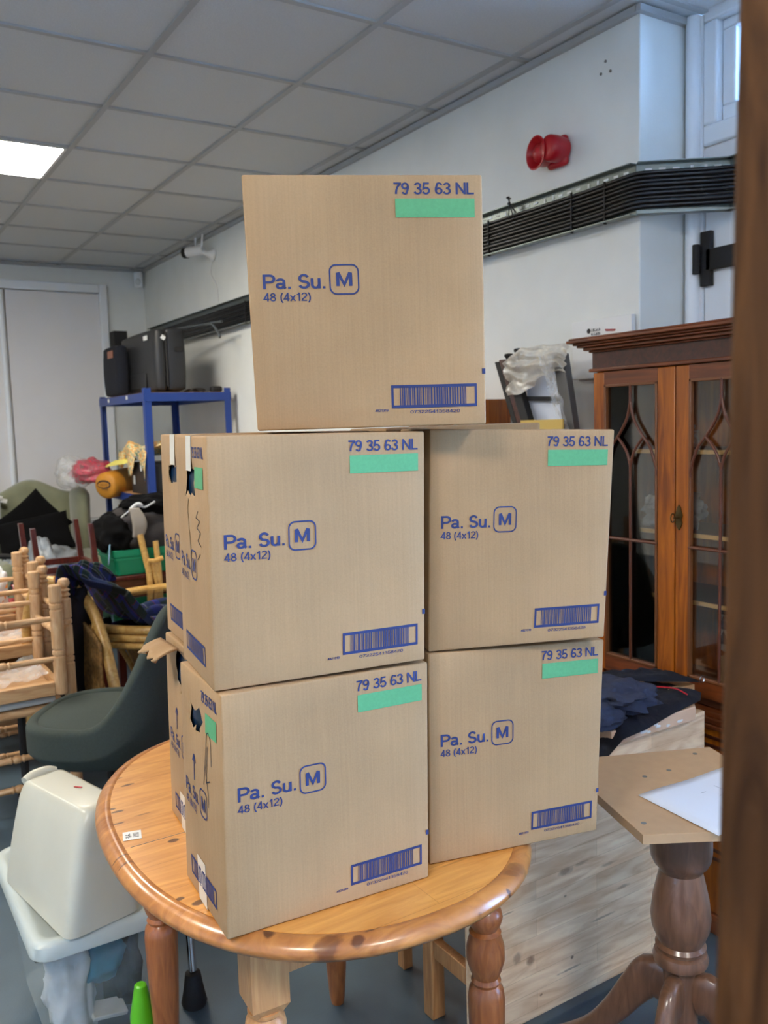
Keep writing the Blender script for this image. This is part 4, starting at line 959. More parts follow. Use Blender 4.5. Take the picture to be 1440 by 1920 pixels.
sc = thing('hard_case', 'large black hard shell case standing on the top shelf of the blue unit', 'case', (1.97, 6.0, 1.758))
def rbox(x0, x1, y0_, y1_, z0, z1, r, n=5):
    m = MB(); cx, cy, cz = (x0+x1)/2, (y0_+y1_)/2, (z0+z1)/2; hx, hy, hz = (x1-x0)/2, (y1_-y0_)/2, (z1-z0)/2
    def f(u, v):
        th = 2*math.pi*u; ph = math.pi*(v-.5); d = Vector((math.cos(ph)*math.cos(th), math.cos(ph)*math.sin(th), math.sin(ph)))
        k = lambda t, h: math.copysign(min(1, abs(t)*1.9), t)*(h-r)
        return Vector((cx+k(d.x, hx)+d.x*r, cy+k(d.y, hy)+d.y*r, cz+k(d.z, hz)+d.z*r))
    return m.grid(f, 64, 40, cu=True)
part('shell_half', rbox(1.862, 1.955, 5.70, 6.50, 1.765, 2.185, .045), K['blk_plastic'], sc, smooth=60)
part('shell_half', rbox(1.935, 2.085, 5.70, 6.50, 1.765, 2.195, .045), K['blk_plastic'], sc, smooth=60)
part('rim', MB().bb(1.938, 1.95, 5.697, 6.503, 1.80, 2.16), K['blk'], sc, bev=.01)
part('latch', MB().bb(2.0, 2.06, 5.692, 5.702, 2.03, 2.06), K['blk'], sc, bev=.003)
part('moulded_pocket', MB().bb(1.8575, 1.863, 5.90, 6.40, 1.80, 1.90), K['blk_plastic'], sc, bev=.002)
part('foot', MB().bb(1.87, 2.07, 5.74, 5.80, 1.758, 1.77), K['blk'], sc)
part('foot', MB().bb(1.87, 2.07, 6.40, 6.46, 1.758, 1.77), K['blk'], sc)
part('white_sticker', MB().bb(1.8605, 1.8615, 5.83, 5.92, 2.115, 2.145), K['white'], sc, smooth=0)
part('white_sticker', MB().box((1.925, 5.6985, 2.12), (.03, .001, .028), E3(0, 35, 0)), K['white'], sc, smooth=0)
nb = thing('fabric_bag', 'narrow navy fabric bag leaning beside the black hard case', 'bag', (1.80, 6.4, 1.758))
part('bag_body', rbox(1.75, 1.845, 6.20, 6.58, 1.76, 2.12, .04), K['navy'], nb, smooth=60); part('leather_patch', MB().bb(1.7465, 1.7495, 6.27, 6.40, 2.03, 2.08), mat('leather', (150, 96, 70), .6), nb)
single('small_speaker', MB().bb(2.05, 2.16, 7.28, 7.40, 2.20, 2.33), K['blk'], 'small black speaker on the back wall peeking out above the navy bag', 'speaker', bev=.005)
single('speaker_bracket', MB().bb(2.09, 2.12, 7.40, 7.50, 2.24, 2.28), K['blk'], 'black bracket holding the small speaker on the back wall', 'bracket')
m = MB(); rr_ = random.Random(3)
m.tube(smoothpath([(2.12+.07*math.cos(k*1.3)+.02*rr_.random(), 5.72+.09*math.sin(k*1.3), 1.762+.02*rr_.random()) for k in range(14)], 6), .0035, 6)
single('power_cable', m, K['cable'], 'tangled thin black cable lying on the top shelf right of the black case', 'cable')
single('power_adapter', MB().blob((2.26, 5.66, 1.778), (.04, .03, .02), 3, .05, 2, 20, 12, .5), K['blk'], 'small black power adapter at the right end of the top shelf', 'adapter')
m = MB().tube([(2.05, 6.15, 2.206), (2.19, 5.62, 2.204)], .008, 8)
m.tube(smoothpath([(2.19, 5.62, 2.204), (2.20, 5.52, 2.19), (2.205, 5.46, 2.15), (2.21, 5.42, 2.10)], 5), .009, 8); m.tube(smoothpath([(2.19, 5.62, 2.204), (2.21, 5.50, 2.205), (2.22, 5.40, 2.20)], 5), .008, 8)
single('litter_picker', m, mat('dark_grey_plastic', (78, 84, 88), .5), 'dark grey claw of a litter picker sticking out behind the black case', 'litter picker')
# second shelf
bx = thing('storage_case', 'black ribbed box on the second shelf under the floral cloth', 'box', (1.9, 5.84, 1.087))
part('case_body', MB().bb(1.765, 2.12, 5.66, 6.05, 1.0885, 1.30), K['blk_plastic'], bx, bev=.006)
for k in range(5): part('rib', MB().bb(1.80+.06*k, 1.83+.06*k, 5.654, 5.66, 1.11, 1.28), K['blk'], bx)
part('white_tag', MB().bb(1.762, 1.7655, 5.96, 6.0, 1.15, 1.21), K['white'], bx); part('white_tag', MB().bb(1.762, 1.7655, 5.80, 5.83, 1.245, 1.285), K['white'], bx)
def flo(u, v):
    y = 5.60+.62*u; s = v; zz = 1.375+.05*noise.noise(Vector((u*5, v*4, 2)))+.03*abs(math.sin(7*u))
    if s < .6: return Vector((2.10-.36*s/.6, y, zz+.03*math.sin(9*u+3*s)))
    k = (s-.6)/.4; dr = (.13+.05*math.sin(13*u)+.04*math.sin(29*u))
    return Vector((1.738-.02*math.sin(11*u+2)*k, y, zz-dr*k))
single('floral_cloth', MB().grid(flo, 50, 26), K['floral'], 'crumpled yellow and teal patterned cloth on top of the black ribbed box', 'cloth', smooth=70, solid=.003)
m = MB().lathe((1.62, 6.22, 1.135), [(.02, 0), (.075, .004), (.092, .02), (.095, .05), (.095, .12)], 32, (.80, .60, .08))
sb = single('sleeping_bag', m, K['orange'], 'orange and black rolled sleeping bag sticking out of the blue shelving', 'sleeping bag', smooth=50)
o_ = Vector(sb['_o']); a_ = Vector((.80, .60, .08)).normalized(); b0 = Vector((1.62, 6.22, 1.135))
part('dark_sleeve', MB().lathe(b0+a_*.12, [(.0955, 0), (.0955, .10), (.09, .30), (.08, .36), (.01, .37)], 32, a_), K['orange_brown'], sb)
u_ = a_.cross(Vector((0, 0, 1))).normalized(); w_ = u_.cross(a_)
def sp(x, y): return b0-a_*.003+u_*(-x)+w_*y
q = MB()
ring(q, sp, [(.058*math.cos(t), .012+.030*math.sin(t)) for t in [k*math.pi/12 for k in range(24)]], [(.050*math.cos(t)+.004, .010+.021*math.sin(t)) for t in [k*math.pi/12 for k in range(24)]])
for k in range(6): put_line(q, sp, [(-.03+.011*k, -.003), (-.026+.011*k, .018)], .0015)
for k in range(5): put_line(q, sp, [(-.028+.011*k, -.032), (-.024+.011*k, -.016)], .0015)
part('oval_logo', q, K['pen'], sb, smooth=0, label='dark oval logo')
m = MB().blob((1.60, 6.48, 1.235), (.13, .16, .085), 4, .2, 2.0, 44, 28)
rbg = single('red_plastic_bag', m, K['redfilm'], 'red plastic bag bulging out of the blue shelving above the sleeping bag', 'plastic bag', smooth=80)
single('clear_plastic_bag', MB().blob((1.53, 6.66, 1.22), (.13, .16, .12), 9, .16, 1.8, 44, 28), K['film'], 'clear plastic bag around the red one at the left of the shelving', 'plastic bag', smooth=80)
m = pad([(1.66, 6.35, 1.26), (1.72, 6.05, 1.29), (1.80, 6.0, 1.315), (1.84, 6.2, 1.32), (1.74, 6.4, 1.27)], .02, 3, .02, 40, 8)
single('yellow_cloth', m, K['yellow'], 'pale yellow cloth tucked between the sleeping bag and the floral cloth', 'cloth', smooth=70)
single('cardboard_box', MB().bb(1.77, 2.15, 5.95, 6.45, .563, .98), K['card'], 'brown cardboard box on the third shelf of the blue shelving unit', 'cardboard box', bev=.004)
single('cardboard_box', MB().bb(1.77, 2.2, 5.75, 6.40, .153, .45), K['card'], 'brown cardboard box on the lowest shelf of the blue shelving unit', 'cardboard box', bev=.004)
# ------------------------------------------------------------------ CCTV camera, motion sensor
cc = thing('security_camera', 'white bullet security camera with a black face high on the wall', 'camera', (XW, 6.0, 2.75))
part('bracket', MB().lathe((XW, 5.90, 2.72), [(.045, 0), (.045, .012), (.028, .03), (.016, .06), (.014, .09)], 20, (-1, .1, .15)), K['white'], cc)
part('body', MB().tube([(2.33, 5.93, 2.755), (2.25, 6.05, 2.75)], [.034, .036], 20), K['white'], cc)
part('lens_face', MB().tube([(2.252, 6.047, 2.75), (2.235, 6.072, 2.749)], [.039, .036], 20), K['blk'], cc)
for k in (-1, 1): part('antenna', MB().tube([(2.30, 5.95+.06*k, 2.77), (2.305, 5.95+.07*k, 2.85)], .007, 8), K['white'], cc)
single('camera_wire', MB().tube(smoothpath([(XW-.008, 5.92, 2.70), (XW-.008, 5.95, 2.60), (XW-.008, 5.86, 2.50), (XW-.008, 5.84, 2.37)], 5), .003, 6), K['white'], 'thin white wire dropping from the security camera to the cable tray', 'wire')
ms = thing('motion_sensor', 'white motion sensor in the top corner of the back wall', 'sensor', (2.31, 7.46, 2.72))
part('housing', MB().box((2.33, 7.44, 2.775), (.07, .05, .13), rotz(-.6)), K['white'], ms, bev=.015, seg=3); part('lens', MB().blob((2.315, 7.412, 2.755), (.025, .014, .03), 1, 0, 1, 16, 10, 1), K['foam'], ms)
# ------------------------------------------------------------------ sage wing chair
wc = thing('wing_armchair', 'sage green velvet wing armchair by the white cupboard doors', 'armchair', (1.27, 6.65, 0))
def bk(u, v):
    x = .98+.58*u; t = u-.5; top = 1.02+.115*math.exp(-(t*3.2)**2); z = .40+(top-.40)*min(1, v*1.0/.86); y = 6.93+.03*math.sin(math.pi*u)
    if v > .86: k = (v-.86)/.14; z = top+.012*math.sin(math.pi*k); y += .10*k
    return Vector((x, y, z))
part('backrest', MB().grid(bk, 30, 30), K['wing'], wc, solid=.05, smooth=70)
for s, x in ((-1, .955), (1, 1.575)):
    def wing(u, v):
        a = 2*math.pi*u; z = .42+.70*v; prof = math.sin(math.pi*min(1, v*.55+.42))**.4 if v < .98 else .2
        ed = 1-max(0, (v-.86)/.14)**3; ry = (.13+.06*v)*ed+.01; rx = .052*ed+.01
        return Vector((x+rx*math.cos(a), 6.82-.05*v+ry*math.sin(a), z))
    m = MB().grid(wing, 28, 22, cu=True); n0 = len(m.v); m.f += [tuple(range(n0-28, n0))]
    part('wing', m, K['wing'], wc, smooth=70)
    part('arm', rbox(x-.065, x+.065, 6.22, 6.80, .12, .66, .06), K['wing'], wc, smooth=70)
part('seat', rbox(1.02, 1.51, 6.24, 6.92, .18, .47, .05), K['wing'], wc, smooth=70)
for x, y in ((.96, 6.30), (1.56, 6.30), (.96, 6.88), (1.56, 6.88)): part('leg', MB().lathe((x, y, 0), [(.015, 0), (.022, .13)], 12), K['mahog'], wc)
for z, y in ((1.06, 1.03), (1.035, 1.06)):
    single('stock_label', MB().box((y, 6.86, z), (.045, .003, .03), E3(0, 15, 0)), K['white'], 'small white label pinned on the wing armchair, upper one' if z > 1.05 else 'small white label pinned on the wing armchair, lower one', 'label', smooth=0)
def cushion(c, d, rot, m_, label, seed):
    m = MB()
    def f(u, v):
        x = (u*2-1); y = (v*2-1); return x, y
    for s in (1, -1):
        def g(u, v):
            x, y = u*2-1, v*2-1; k = (1-abs(x)**3.5)*(1-abs(y)**3.5); pin = 1-.07*(1-abs(x)**2)*(abs(y)**6)-.07*(1-abs(y)**2)*(abs(x)**6)
            return Vector((x*d[0]*pin, y*d[1]*pin, s*d[2]*max(0, k)**.5+.006*noise.noise(Vector((x*3, y*3, seed)))*k))
        m.grid(g, 22, 22)
    xf(m, c, rot); return single('cushion', m, m_, label, 'cushion', smooth=80)
cushion((1.21, 6.60, .88), (.20, .18, .06), E3(66, 0, 0) @ E3(0, 0, 38), K['blk_cloth'], 'black cushion standing on its corner against the wing armchair back', 1)
cushion((1.18, 6.44, .80), (.25, .15, .07), E3(58, -9, -6), K['blk_cloth'], 'black rectangular cushion lying in front of the other on the wing armchair', 2)
m = MB().blob((1.20, 6.34, .60), (.25, .13, .14), 6, .2, 2.2, 50, 30); single('grey_plastic_bag', m, K['grey_bag'], 'grey plastic bag filling the seat of the wing armchair under the cushions', 'plastic bag', smooth=80)
m = MB().blob((1.12, 5.98, .44), (.11, .20, .40), 8, .12, 2, 40, 30, .8, .40); single('grey_sack', m, K['grey_bag'], 'grey sack standing on the floor in front of the wing armchair', 'sack', smooth=80)
oc = thing('office_chair_arm', 'black looped armrest of an office chair at the left edge by the armchair', 'armrest', (.93, 5.9, 0))
part('arm_loop', MB().tube(smoothpath([(.70, 5.9, .76), (.88, 5.9, .755), (.965, 5.9, .73), (.985, 5.9, .685), (.95, 5.9, .61), (.90, 5.9, .52), (.80, 5.9, .45)], 6), .017, 10), K['blk'], oc)
part('gas_column', MB().tube([(.78, 5.9, .03), (.79, 5.9, .46)], .02, 12), K['blk'], oc); part('foot_ring', MB().lathe((.78, 5.9, 0), [(.2, 0), (.2, .02), (.03, .05)], 24), K['blk'], oc)
# ------------------------------------------------------------------ upturned mahogany stool
mh = thing('mahogany_stool', 'dark mahogany chair frame turned upside down with its legs in the air', 'stool', (1.10, 5.22, 0))
LX, LY = (.935, 1.245), (5.05, 5.40)
for x in LX:
    for y in LY:
        part('leg', MB().hexa([(x-.017, y-.017, .70), (x+.017, y-.017, .70), (x+.017, y+.017, .70), (x-.017, y+.017, .70), (x-.035, y-.014, 1.0), (x-.008, y-.014, 1.0), (x-.008, y+.014, 1.0), (x-.035, y+.014, 1.0)]), K['mahog'], mh, bev=.002)
        part('lower_leg', MB().bb(x-.018, x+.018, y-.018, y+.018, 0, .618), K['mahog'], mh, bev=.002)
for y in LY: part('rail', MB().bb(LX[0]+.018, LX[1]-.018, y-.012, y+.012, .74, .775), K['mahog'], mh, bev=.002)
for x in LX: part('rail', MB().bb(x-.012, x+.012, LY[0]+.018, LY[1]-.018, .74, .775), K['mahog'], mh, bev=.002)
part('seat_frame', MB().bb(LX[0]-.03, LX[1]+.03, LY[0]-.03, LY[1]+.03, .65, .70), K['mahog'], mh, bev=.006)
part('seat_pad', rbox(LX[0]-.02, LX[1]+.02, LY[0]-.02, LY[1]+.02, .618, .65, .012), K['blk_cloth'], mh)
# ------------------------------------------------------------------ brown table, crate, clothes
bt = thing('side_table', 'low brown wooden table carrying the green crate', 'table', (1.67, 5.3, 0))
part('top', MB().bb(1.335, 2.02, 5.075, 5.50, .648, .672), K['mahog'], bt, bev=.004)
part('apron', MB().bb(1.36, 1.995, 5.10, 5.475, .54, .646), wood('brown_apron', (112, 66, 36), (84, 46, 24), (2, 10, 10), 3), bt)
for x in (1.37, 1.985):
    for y in (5.11, 5.465): part('leg', MB().bb(x-.02, x+.02, y-.02, y+.02, 0, .538), K['mahog'], bt)
cr = thing('plastic_crate', 'green plastic crate piled with dark clothes on the brown table', 'crate', (1.60, 5.27, .674))
def crate_ring(z0, z1, g0, g1, th=.004):
    m = MB(); x0, x1, ya, yb = 1.355, 1.90, 5.085, 5.46
    def rr2(g, z, t=0): return [Vector((x, y, z)) for x, y in rrect2(x0-g+t, x1+g-t, ya-g+t, yb+g-t, .03)]
    o0, o1, i1, i0 = rr2(g0, z0), rr2(g1, z1), rr2(g1, z1, th), rr2(g0, z0, th); n = len(o0)
    m.add(o0+o1+i1+i0, [(j*n+i, j*n+(i+1) % n, ((j+1) % 4)*n+(i+1) % n, ((j+1) % 4)*n+i) for j in range(4) for i in range(n)]); return m
def rrect2(x0, x1, ya, yb, r, n=5):
    out = []
    for cx, cy, a0 in ((x1-r, yb-r, 0), (x0+r, yb-r, 90), (x0+r, ya+r, 180), (x1-r, ya+r, 270)):
        for k in range(n+1): a = math.radians(a0+90*k/n); out.append((cx+r*math.cos(a), cy+r*math.sin(a)))
    return out
part('crate_wall', crate_ring(.676, .79, -.02, 0), K['crate'], cr); part('crate_bottom', MB().bb(1.38, 1.875, 5.11, 5.435, .674, .680), K['crate'], cr)
part('crate_rim', crate_ring(.785, .825, .006, .010, .014), K['crate'], cr, bev=.002); part('rim_lip', crate_ring(.765, .775, .003, .003, .012), K['crate'], cr)
part('grip_slot', MB().bb(1.66, 1.68, 5.073, 5.083, .745, .785), K['blk'], cr, bev=.003)
m = MB().blob((1.62, 5.27, .90), (.30, .20, .16), 11, .12, 2.2, 70, 44, .75)
single('charcoal_fleece', m, K['char_cloth'], 'charcoal fleece garment heaped in the green crate', 'garment', smooth=80)
m = MB().blob((1.42, 5.24, .91), (.13, .17, .13), 12, .16, 2.0, 50, 34, .9); single('black_jacket', m, K['blk_cloth'], 'black garment hanging over the left end of the green crate', 'garment', smooth=80)
m = MB().blob((1.66, 5.24, 1.06), (.20, .15, .07), 13, .22, 2.6, 56, 34, .8); single('black_hoodie', m, K['blk_cloth'], 'black garment bunched on top of the charcoal fleece', 'garment', smooth=80)
m = MB().grid(lambda u, v: Vector((1.475+.055*(u-.5)*(1+.5*math.sin(3*v))+.025*math.sin(2.6*v), 5.045-.012*math.sin(3.1*v), 1.07-.17*v)), 6, 16)
single('beige_sleeve', m, K['beige'], 'beige strap curving down the front of the charcoal fleece', 'strap', smooth=80, solid=.015)
m = MB().tube(smoothpath([(1.40, 5.05, 1.02), (1.46, 5.06, 1.06), (1.50, 5.05, 1.09), (1.54, 5.05, 1.07), (1.60, 5.04, 1.10)], 6), [.006]*6+[.018]*10+[.007]*9, 8, .6); single('white_knot', m, K['white_cloth'], 'knotted white cord on top of the black garment in the crate', 'cord', smooth=80)
m = MB().grid(lambda u, v: Vector((1.325-.012*v+.02*u, 5.06+.05*u, .86-.11*v+.01*u)), 4, 5); single('light_blue_cloth', m, mat('light_blue', (140, 178, 204), .8), 'light blue cloth corner hanging over the left rim of the green crate', 'cloth', solid=.006)
# ------------------------------------------------------------------ rattan table and chairs
RC = Vector((1.53, 4.40)); RR = .60
rt = thing('rattan_table', 'round rattan table with a glass top behind the cardboard boxes', 'table', (RC.x, RC.y, 0))
def hoop(r, z, rad, n=64): return MB().grid(lambda u, v: Vector((RC.x+(r+rad*math.cos(2*math.pi*v))*math.cos(2*math.pi*u), RC.y+(r+rad*math.cos(2*math.pi*v))*math.sin(2*math.pi*u), z+rad*math.sin(2*math.pi*v))), n, 10, cu=True, cv=True)
part('cane_hoop', hoop(RR-.02, .600, .021), K['cane'], rt, smooth=70); part('cane_hoop', hoop(RR-.02, .560, .018), K['cane'], rt, smooth=70); part('cane_hoop', hoop(RR-.015, .525, .015), K['cane'], rt, smooth=70)
part('woven_top', MB().lathe((RC.x, RC.y, .585), [(RR-.035, 0), (RR-.035, .006)], 64), K['wicker'], rt)
part('glass_top', MB().lathe((RC.x, RC.y, .600), [(RR-.045, 0), (RR-.043, .006)], 64), K['pane'], rt)
part('pedestal_drum', MB().lathe((RC.x, RC.y, 0), [(.34, 0), (.34, .02), (.26, .25), (.34, .50), (.34, .52)], 40), K['wicker'], rt)
for k in range(10):
    a = 2*math.pi*k/10; part('cane_strut', MB().tube(smoothpath([(RC.x+.36*math.cos(a), RC.y+.36*math.sin(a), .01), (RC.x+.285*math.cos(a), RC.y+.285*math.sin(a), .25), (RC.x+.40*math.cos(a), RC.y+.40*math.sin(a), .51)], 6), .014, 8), K['cane'], rt)
rc = thing('rattan_armchair', 'rattan armchair with a bent cane frame and woven side at the left', 'armchair', (.97, 3.95, 0))
part('arm_cane', MB().tube(smoothpath([(.83, 4.12, .85), (.895, 4.08, .815), (.945, 3.98, .73), (.965, 3.86, .58), (.965, 3.74, .42), (.965, 3.66, .24), (.965, 3.64, .02)], 7), .025, 12), K['cane'], rc, smooth=70)
part('arm_cane', MB().tube(smoothpath([(.84, 4.13, .82), (.905, 4.10, .76), (.93, 4.02, .66), (.935, 3.92, .50), (.935, 3.80, .34), (.935, 3.72, .10)], 7), .014, 10), K['cane'], rc, smooth=70)
part('back_cane', MB().tube(smoothpath([(.83, 4.12, .85), (.76, 4.18, .83), (.72, 4.30, .6), (.72, 4.34, .02)], 7), .022, 12), K['cane'], rc, smooth=70)
part('front_stub', MB().tube([(.99, 3.69, .02), (.975, 3.70, .375)], [.026, .024], 12), K['cane'], rc, smooth=50)
part('woven_side', MB().grid(lambda u, v: Vector((.93-.10*u+.03*math.sin(3*u), 3.80+.34*u, .26+(.34+.14*u)*v)), 14, 14), K['wicker'], rc, solid=.012)
part('base_hoop', MB().tube(smoothpath([(.965, 3.70, .28), (.90, 3.76, .265), (.86, 3.90, .265), (.80, 4.10, .265)], 7), .016, 10), K['cane'], rc, smooth=70)
part('base_hoop', MB().tube(smoothpath([(.965, 3.70, .24), (.90, 3.76, .225), (.86, 3.90, .225), (.80, 4.10, .225)], 7), .016, 10), K['cane'], rc, smooth=70)
part('seat_cushion', rbox(.70, .92, 3.82, 4.20, .28, .36, .03), K['gchair'], rc)
c2 = thing('rattan_chair', 'rattan chair with bundled cane posts beyond the glass topped rattan table', 'chair', (1.6, 5.04, 0))
part('cane_post', MB().tube([(1.575, 5.043, .0), (1.54, 5.043, .70), (1.50, 5.043, .915)], .019, 12), K['cane'], c2, smooth=60)
part('cane_post', MB().tube([(1.615, 5.043, .0), (1.60, 5.043, .70), (1.59, 5.043, .865)], .017, 12), K['cane'], c2, smooth=60)
for k in range(2): part('cane_brace', MB().tube([(1.555+.02*k, 5.035, .76), (1.60+.02*k, 5.035, .50)], .012, 10), K['cane'], c2, smooth=60)
part('cane_binding', MB().tube([(1.53, 5.02, .757), (1.57, 5.02, .752), (1.62, 5.02, .765)], .014, 10), K['cane'], c2, smooth=60)
# tartan shawl
def shawl(u, v):
    P = shawl.P; t = v*(len(P)-1); i = min(int(t), len(P)-2); p = P[i].lerp(P[i+1], t-i); w = shawl.W[i].lerp(shawl.W[i+1], t-i)
    q = p+w*(u-.5); f = .026*math.sin(u*20+v*5)+.035*noise.fractal(Vector((u*3, v*8, 3)), 1, 2, 2); return q+Vector((-.2*f, -.5*f, .8*f))
shawl.P = smoothpath([(.85, 3.98, .42), (.845, 3.97, .62), (.86, 3.98, .80), (.90, 4.02, .905), (.98, 4.04, .885), (1.06, 4.05, .76), (1.14, 4.06, .655), (1.28, 4.12, .638), (1.45, 4.22, .64), (1.62, 4.30, .645)], 5)
n_ = len(shawl.P); shawl.W = [Vector((.16+.15*(i/n_), .34-.05*(i/n_), -.08*math.sin(math.pi*i/n_)+.02)) if i < n_*.5 else Vector((.0, .44, .0)).lerp(Vector((-.20, .36, .02)), i/n_) for i in range(n_)]
single('tartan_shawl', MB().grid(shawl, 60, 110), K['tartan'], 'blue and green tartan shawl draped over the rattan armchair and table', 'shawl', smooth=80, solid=.006)
m = MB()
single('navy_coat', MB().grid(lambda u, v: Vector((.80+.12*u+.015*math.sin(6*v), 3.93+.10*u, .80-.52*v+.02*math.sin(8*u))), 12, 20), K['navy'], 'dark cloth hanging down behind the pine chairs from the rattan armchair', 'cloth', solid=.05, smooth=70)
# ------------------------------------------------------------------ pine chairs, one upturned on another
def tpost(mb, x, y, z0, z1, r=.021, rings=(), ball=False, flip=False):
    pr_ = [(r*.8, z0), (r, z0+.004)]
    for zr in sorted(rings):
        for dz in (-.012, .012): pr_ += [(r, zr+dz-.006), (r*.80, zr+dz-.003), (r*.80, zr+dz+.001), (r, zr+dz+.004)]
    if ball: pr_ += [(r, z1-.085), (r*.6, z1-.078), (r*1.0, z1-.068), (r*.6, z1-.058), (r*1.0, z1-.048), (r*.55, z1-.04), (r*.9, z1-.03), (r*1.02, z1-.018), (r*.8, z1-.005), (r*.3, z1)]
    else: pr_ += [(r, z1-.004), (r*.85, z1), (.001, z1)]
    return mb.lathe((x, y, 0), pr_, 20)
def rung(p, q, r=.0125):
    p, q = Vector(p), Vector(q); L = (q-p).length; c = L*.5
    return MB().lathe(p, [(r*.8, 0), (r, L*.2), (r, c-.03), (r*1.25, c-.024), (r*.9, c-.016), (r*1.3, c-.008), (r*1.3, c+.008), (r*.9, c+.016), (r*1.25, c+.024), (r, c+.03), (r, L*.8), (r*.8, L)], 14, q-p)
def pine_upright(dx, dy, label):
    x0, x1, ya, yb = .315+dx, .750+dx, 3.585+dy, 3.99+dy
    t = thing('pine_chair', label, 'chair', ((x0+x1)/2, (ya+yb)/2, 0), 'turned pine chairs stacked at the left')
    for y in (ya, yb): part('back_post', tpost(MB(), x1, y, 0, .945, .0235, (.62, .77), True), K['stool_wood'], t, smooth=40)
    for y in (ya, yb): part('front_leg', tpost(MB(), x0, y, 0, .415, .020, (.10, .30)), K['stool_wood'], t, smooth=40)
    part('seat', rbox(x0-.03, x1-.022, ya-.03, yb+.03, .418, .452, .012), K['stool_wood_x'], t)
    for y in (ya, yb):
        for z in (.13, .25): part('rung', rung((x0+.018, y, z), (x1-.018, y, z+.0)), K['stool_wood_x'], t)
    for z in (.16, .70, .80): part('rung', rung((x1, ya+.018, z), (x1, yb-.018, z)), K['stool_wood'], t)
    return t
def pine_upturned(dx, dy, label):
    x0, x1, ya, yb = .29+dx, .707+dx, 3.545+dy, 3.955+dy
    t = thing('upturned_pine_chair', label, 'chair', ((x0+x1)/2, (ya+yb)/2, .487), 'turned pine chairs stacked at the left')
    for x in (x0, x1):
        for y in (ya, yb): part('leg', tpost(MB(), x, y, .492, .928, .0245, (.66, .845)), K['stool_wood'], t, smooth=40)
    f = MB(); part('seat_board', MB().bb(x0+.024, x1-.024, ya+.024, yb-.024, .495, .515), K['stool_wood_x'], t)
    part('seat_rail', MB().bb(x0+.024, x1-.024, ya-.012, ya+.022, .492, .545), K['stool_wood_x'], t, bev=.003); part('seat_rail', MB().bb(x0+.024, x1-.024, yb-.022, yb+.012, .492, .545), K['stool_wood_x'], t, bev=.003)
    part('seat_rail', MB().bb(x1-.022, x1+.0, ya+.024, yb-.024, .492, .545), K['stool_wood_x'], t, bev=.003); part('seat_rail', MB().bb(x0, x0+.022, ya+.024, yb-.024, .492, .545), K['stool_wood_x'], t, bev=.003)
    for y in (ya, yb):
        for z in (.635, .795): part('rung', rung((x0+.02, y, z), (x1-.02, y, z)), K['stool_wood_x'], t)
    for x in (x0, x1): part('rung', rung((x, ya+.02, .735), (x, yb-.02, .735)), K['stool_wood'], t)
    return t
pine_upright(0, 0, 'turned pine chair with ball finials, nearest at the left, carrying an upturned one')
single('foam_pad', rbox(.27, .69, 3.565, 3.97, .4535, .484, .012), K['foam'], 'flat white foam pad between the nearest pine chair and the upturned one', 'foam pad')
pine_upturned(0, 0, 'upturned pine chair with legs in the air, nearest at the left')
pine_upright(.055, .72, 'turned pine chair with ball finials behind the nearest stacked pair')
pine_upturned(.055, .72, 'upturned pine chair farther back behind the nearest stacked pair')
def wrp(u, v): 
    return Vector((.30+.37*u, 3.58+.34*v, .553+.016*noise.fractal(Vector((u*5, v*5, 2)), 1, 2, 4)+.02*(u > .8)*(u-.8)*5))
single('clear_wrap', MB().grid(wrp, 40, 34), K['film'], 'crinkled clear plastic on the seat of the nearest upturned pine chair', 'plastic wrap', smooth=80)
single('clear_wrap', MB().grid(lambda u, v: wrp(u, v)+Vector((.055, .72, 0)), 30, 24), K['film'], 'crinkled clear plastic on the farther upturned pine chair', 'plastic wrap', smooth=80)
tr_ = thing('red_tray', 'red plastic tray with a wrapped packet behind the pine chairs', 'tray', (.82, 4.95, 0))
single('pine_bench', MB().bb(.55, .86, 4.74, 4.90, .0, .60), K['stool_wood_x'], 'pine block bench behind the stacked pine chairs carrying the red tray', 'bench', bev=.004)
tr_.location = (.76, 4.82, .602); tr_['_o'] = (.76, 4.82, .602)
part('tray_body', MB().box((.80, 4.82, .632), (.12, .11, .058), None, 1.12), K['red'], tr_, bev=.006)
single('wrapped_packet', MB().blob((.80, 4.81, .71), (.05, .05, .035), 3, .25, 2.5, 30, 20), K['pinkfilm'], 'pink and white wrapped packet lying in the red tray', 'packet')
single('carrier_bag', MB().blob((.66, 4.80, .735), (.065, .06, .125), 6, .18, 2.2, 40, 30, .8, .125), K['carrier'], 'white and orange carrier bag at the left edge behind the pine chairs', 'carrier bag', smooth=80)
# ------------------------------------------------------------------ dark green tub chair
gc = thing('tub_swivel_chair', 'dark green fabric tub chair on a black swivel base behind the pine table', 'chair', (.80, 3.185, 0))
gcC = Vector((.795, 3.185, 0)); bv = Vector((.80, -.60, 0)); wv = Vector((.60, .80, 0))
def se(th, a, b_, n=2.7):
    c, s = math.cos(th), math.sin(th); return bv*math.copysign(abs(c)**(2/n), c)*a+wv*math.copysign(abs(s)**(2/n), s)*b_
def rimz(th): return .492+.385*max(0, math.cos(th))**1.55
def shell(u, v):
    th = 2*math.pi*u; z1 = rimz(th); k = v
    if k < .5: s = k/.5; z = .345+(z1-.345)*s; sc_ = .70+.30*min(1, s*2.2)**.6+.05*s*max(0, math.cos(th))
    elif k < .7: a = (k-.5)/.2*math.pi; z = z1+.022*math.sin(a); sc_ = 1.0+.05*max(0, math.cos(th))-.085*(1-math.cos(a))
    else: s = (k-.7)/.3; z = z1-(z1-.44)*s; sc_ = .83+.05*max(0, math.cos(th))-.05*s
    return gcC+se(th, .265*sc_, .265*sc_)+Vector((0, 0, z))
m = MB().grid(shell, 72, 40, cu=True); m.f += [tuple(range(71, -1, -1))]
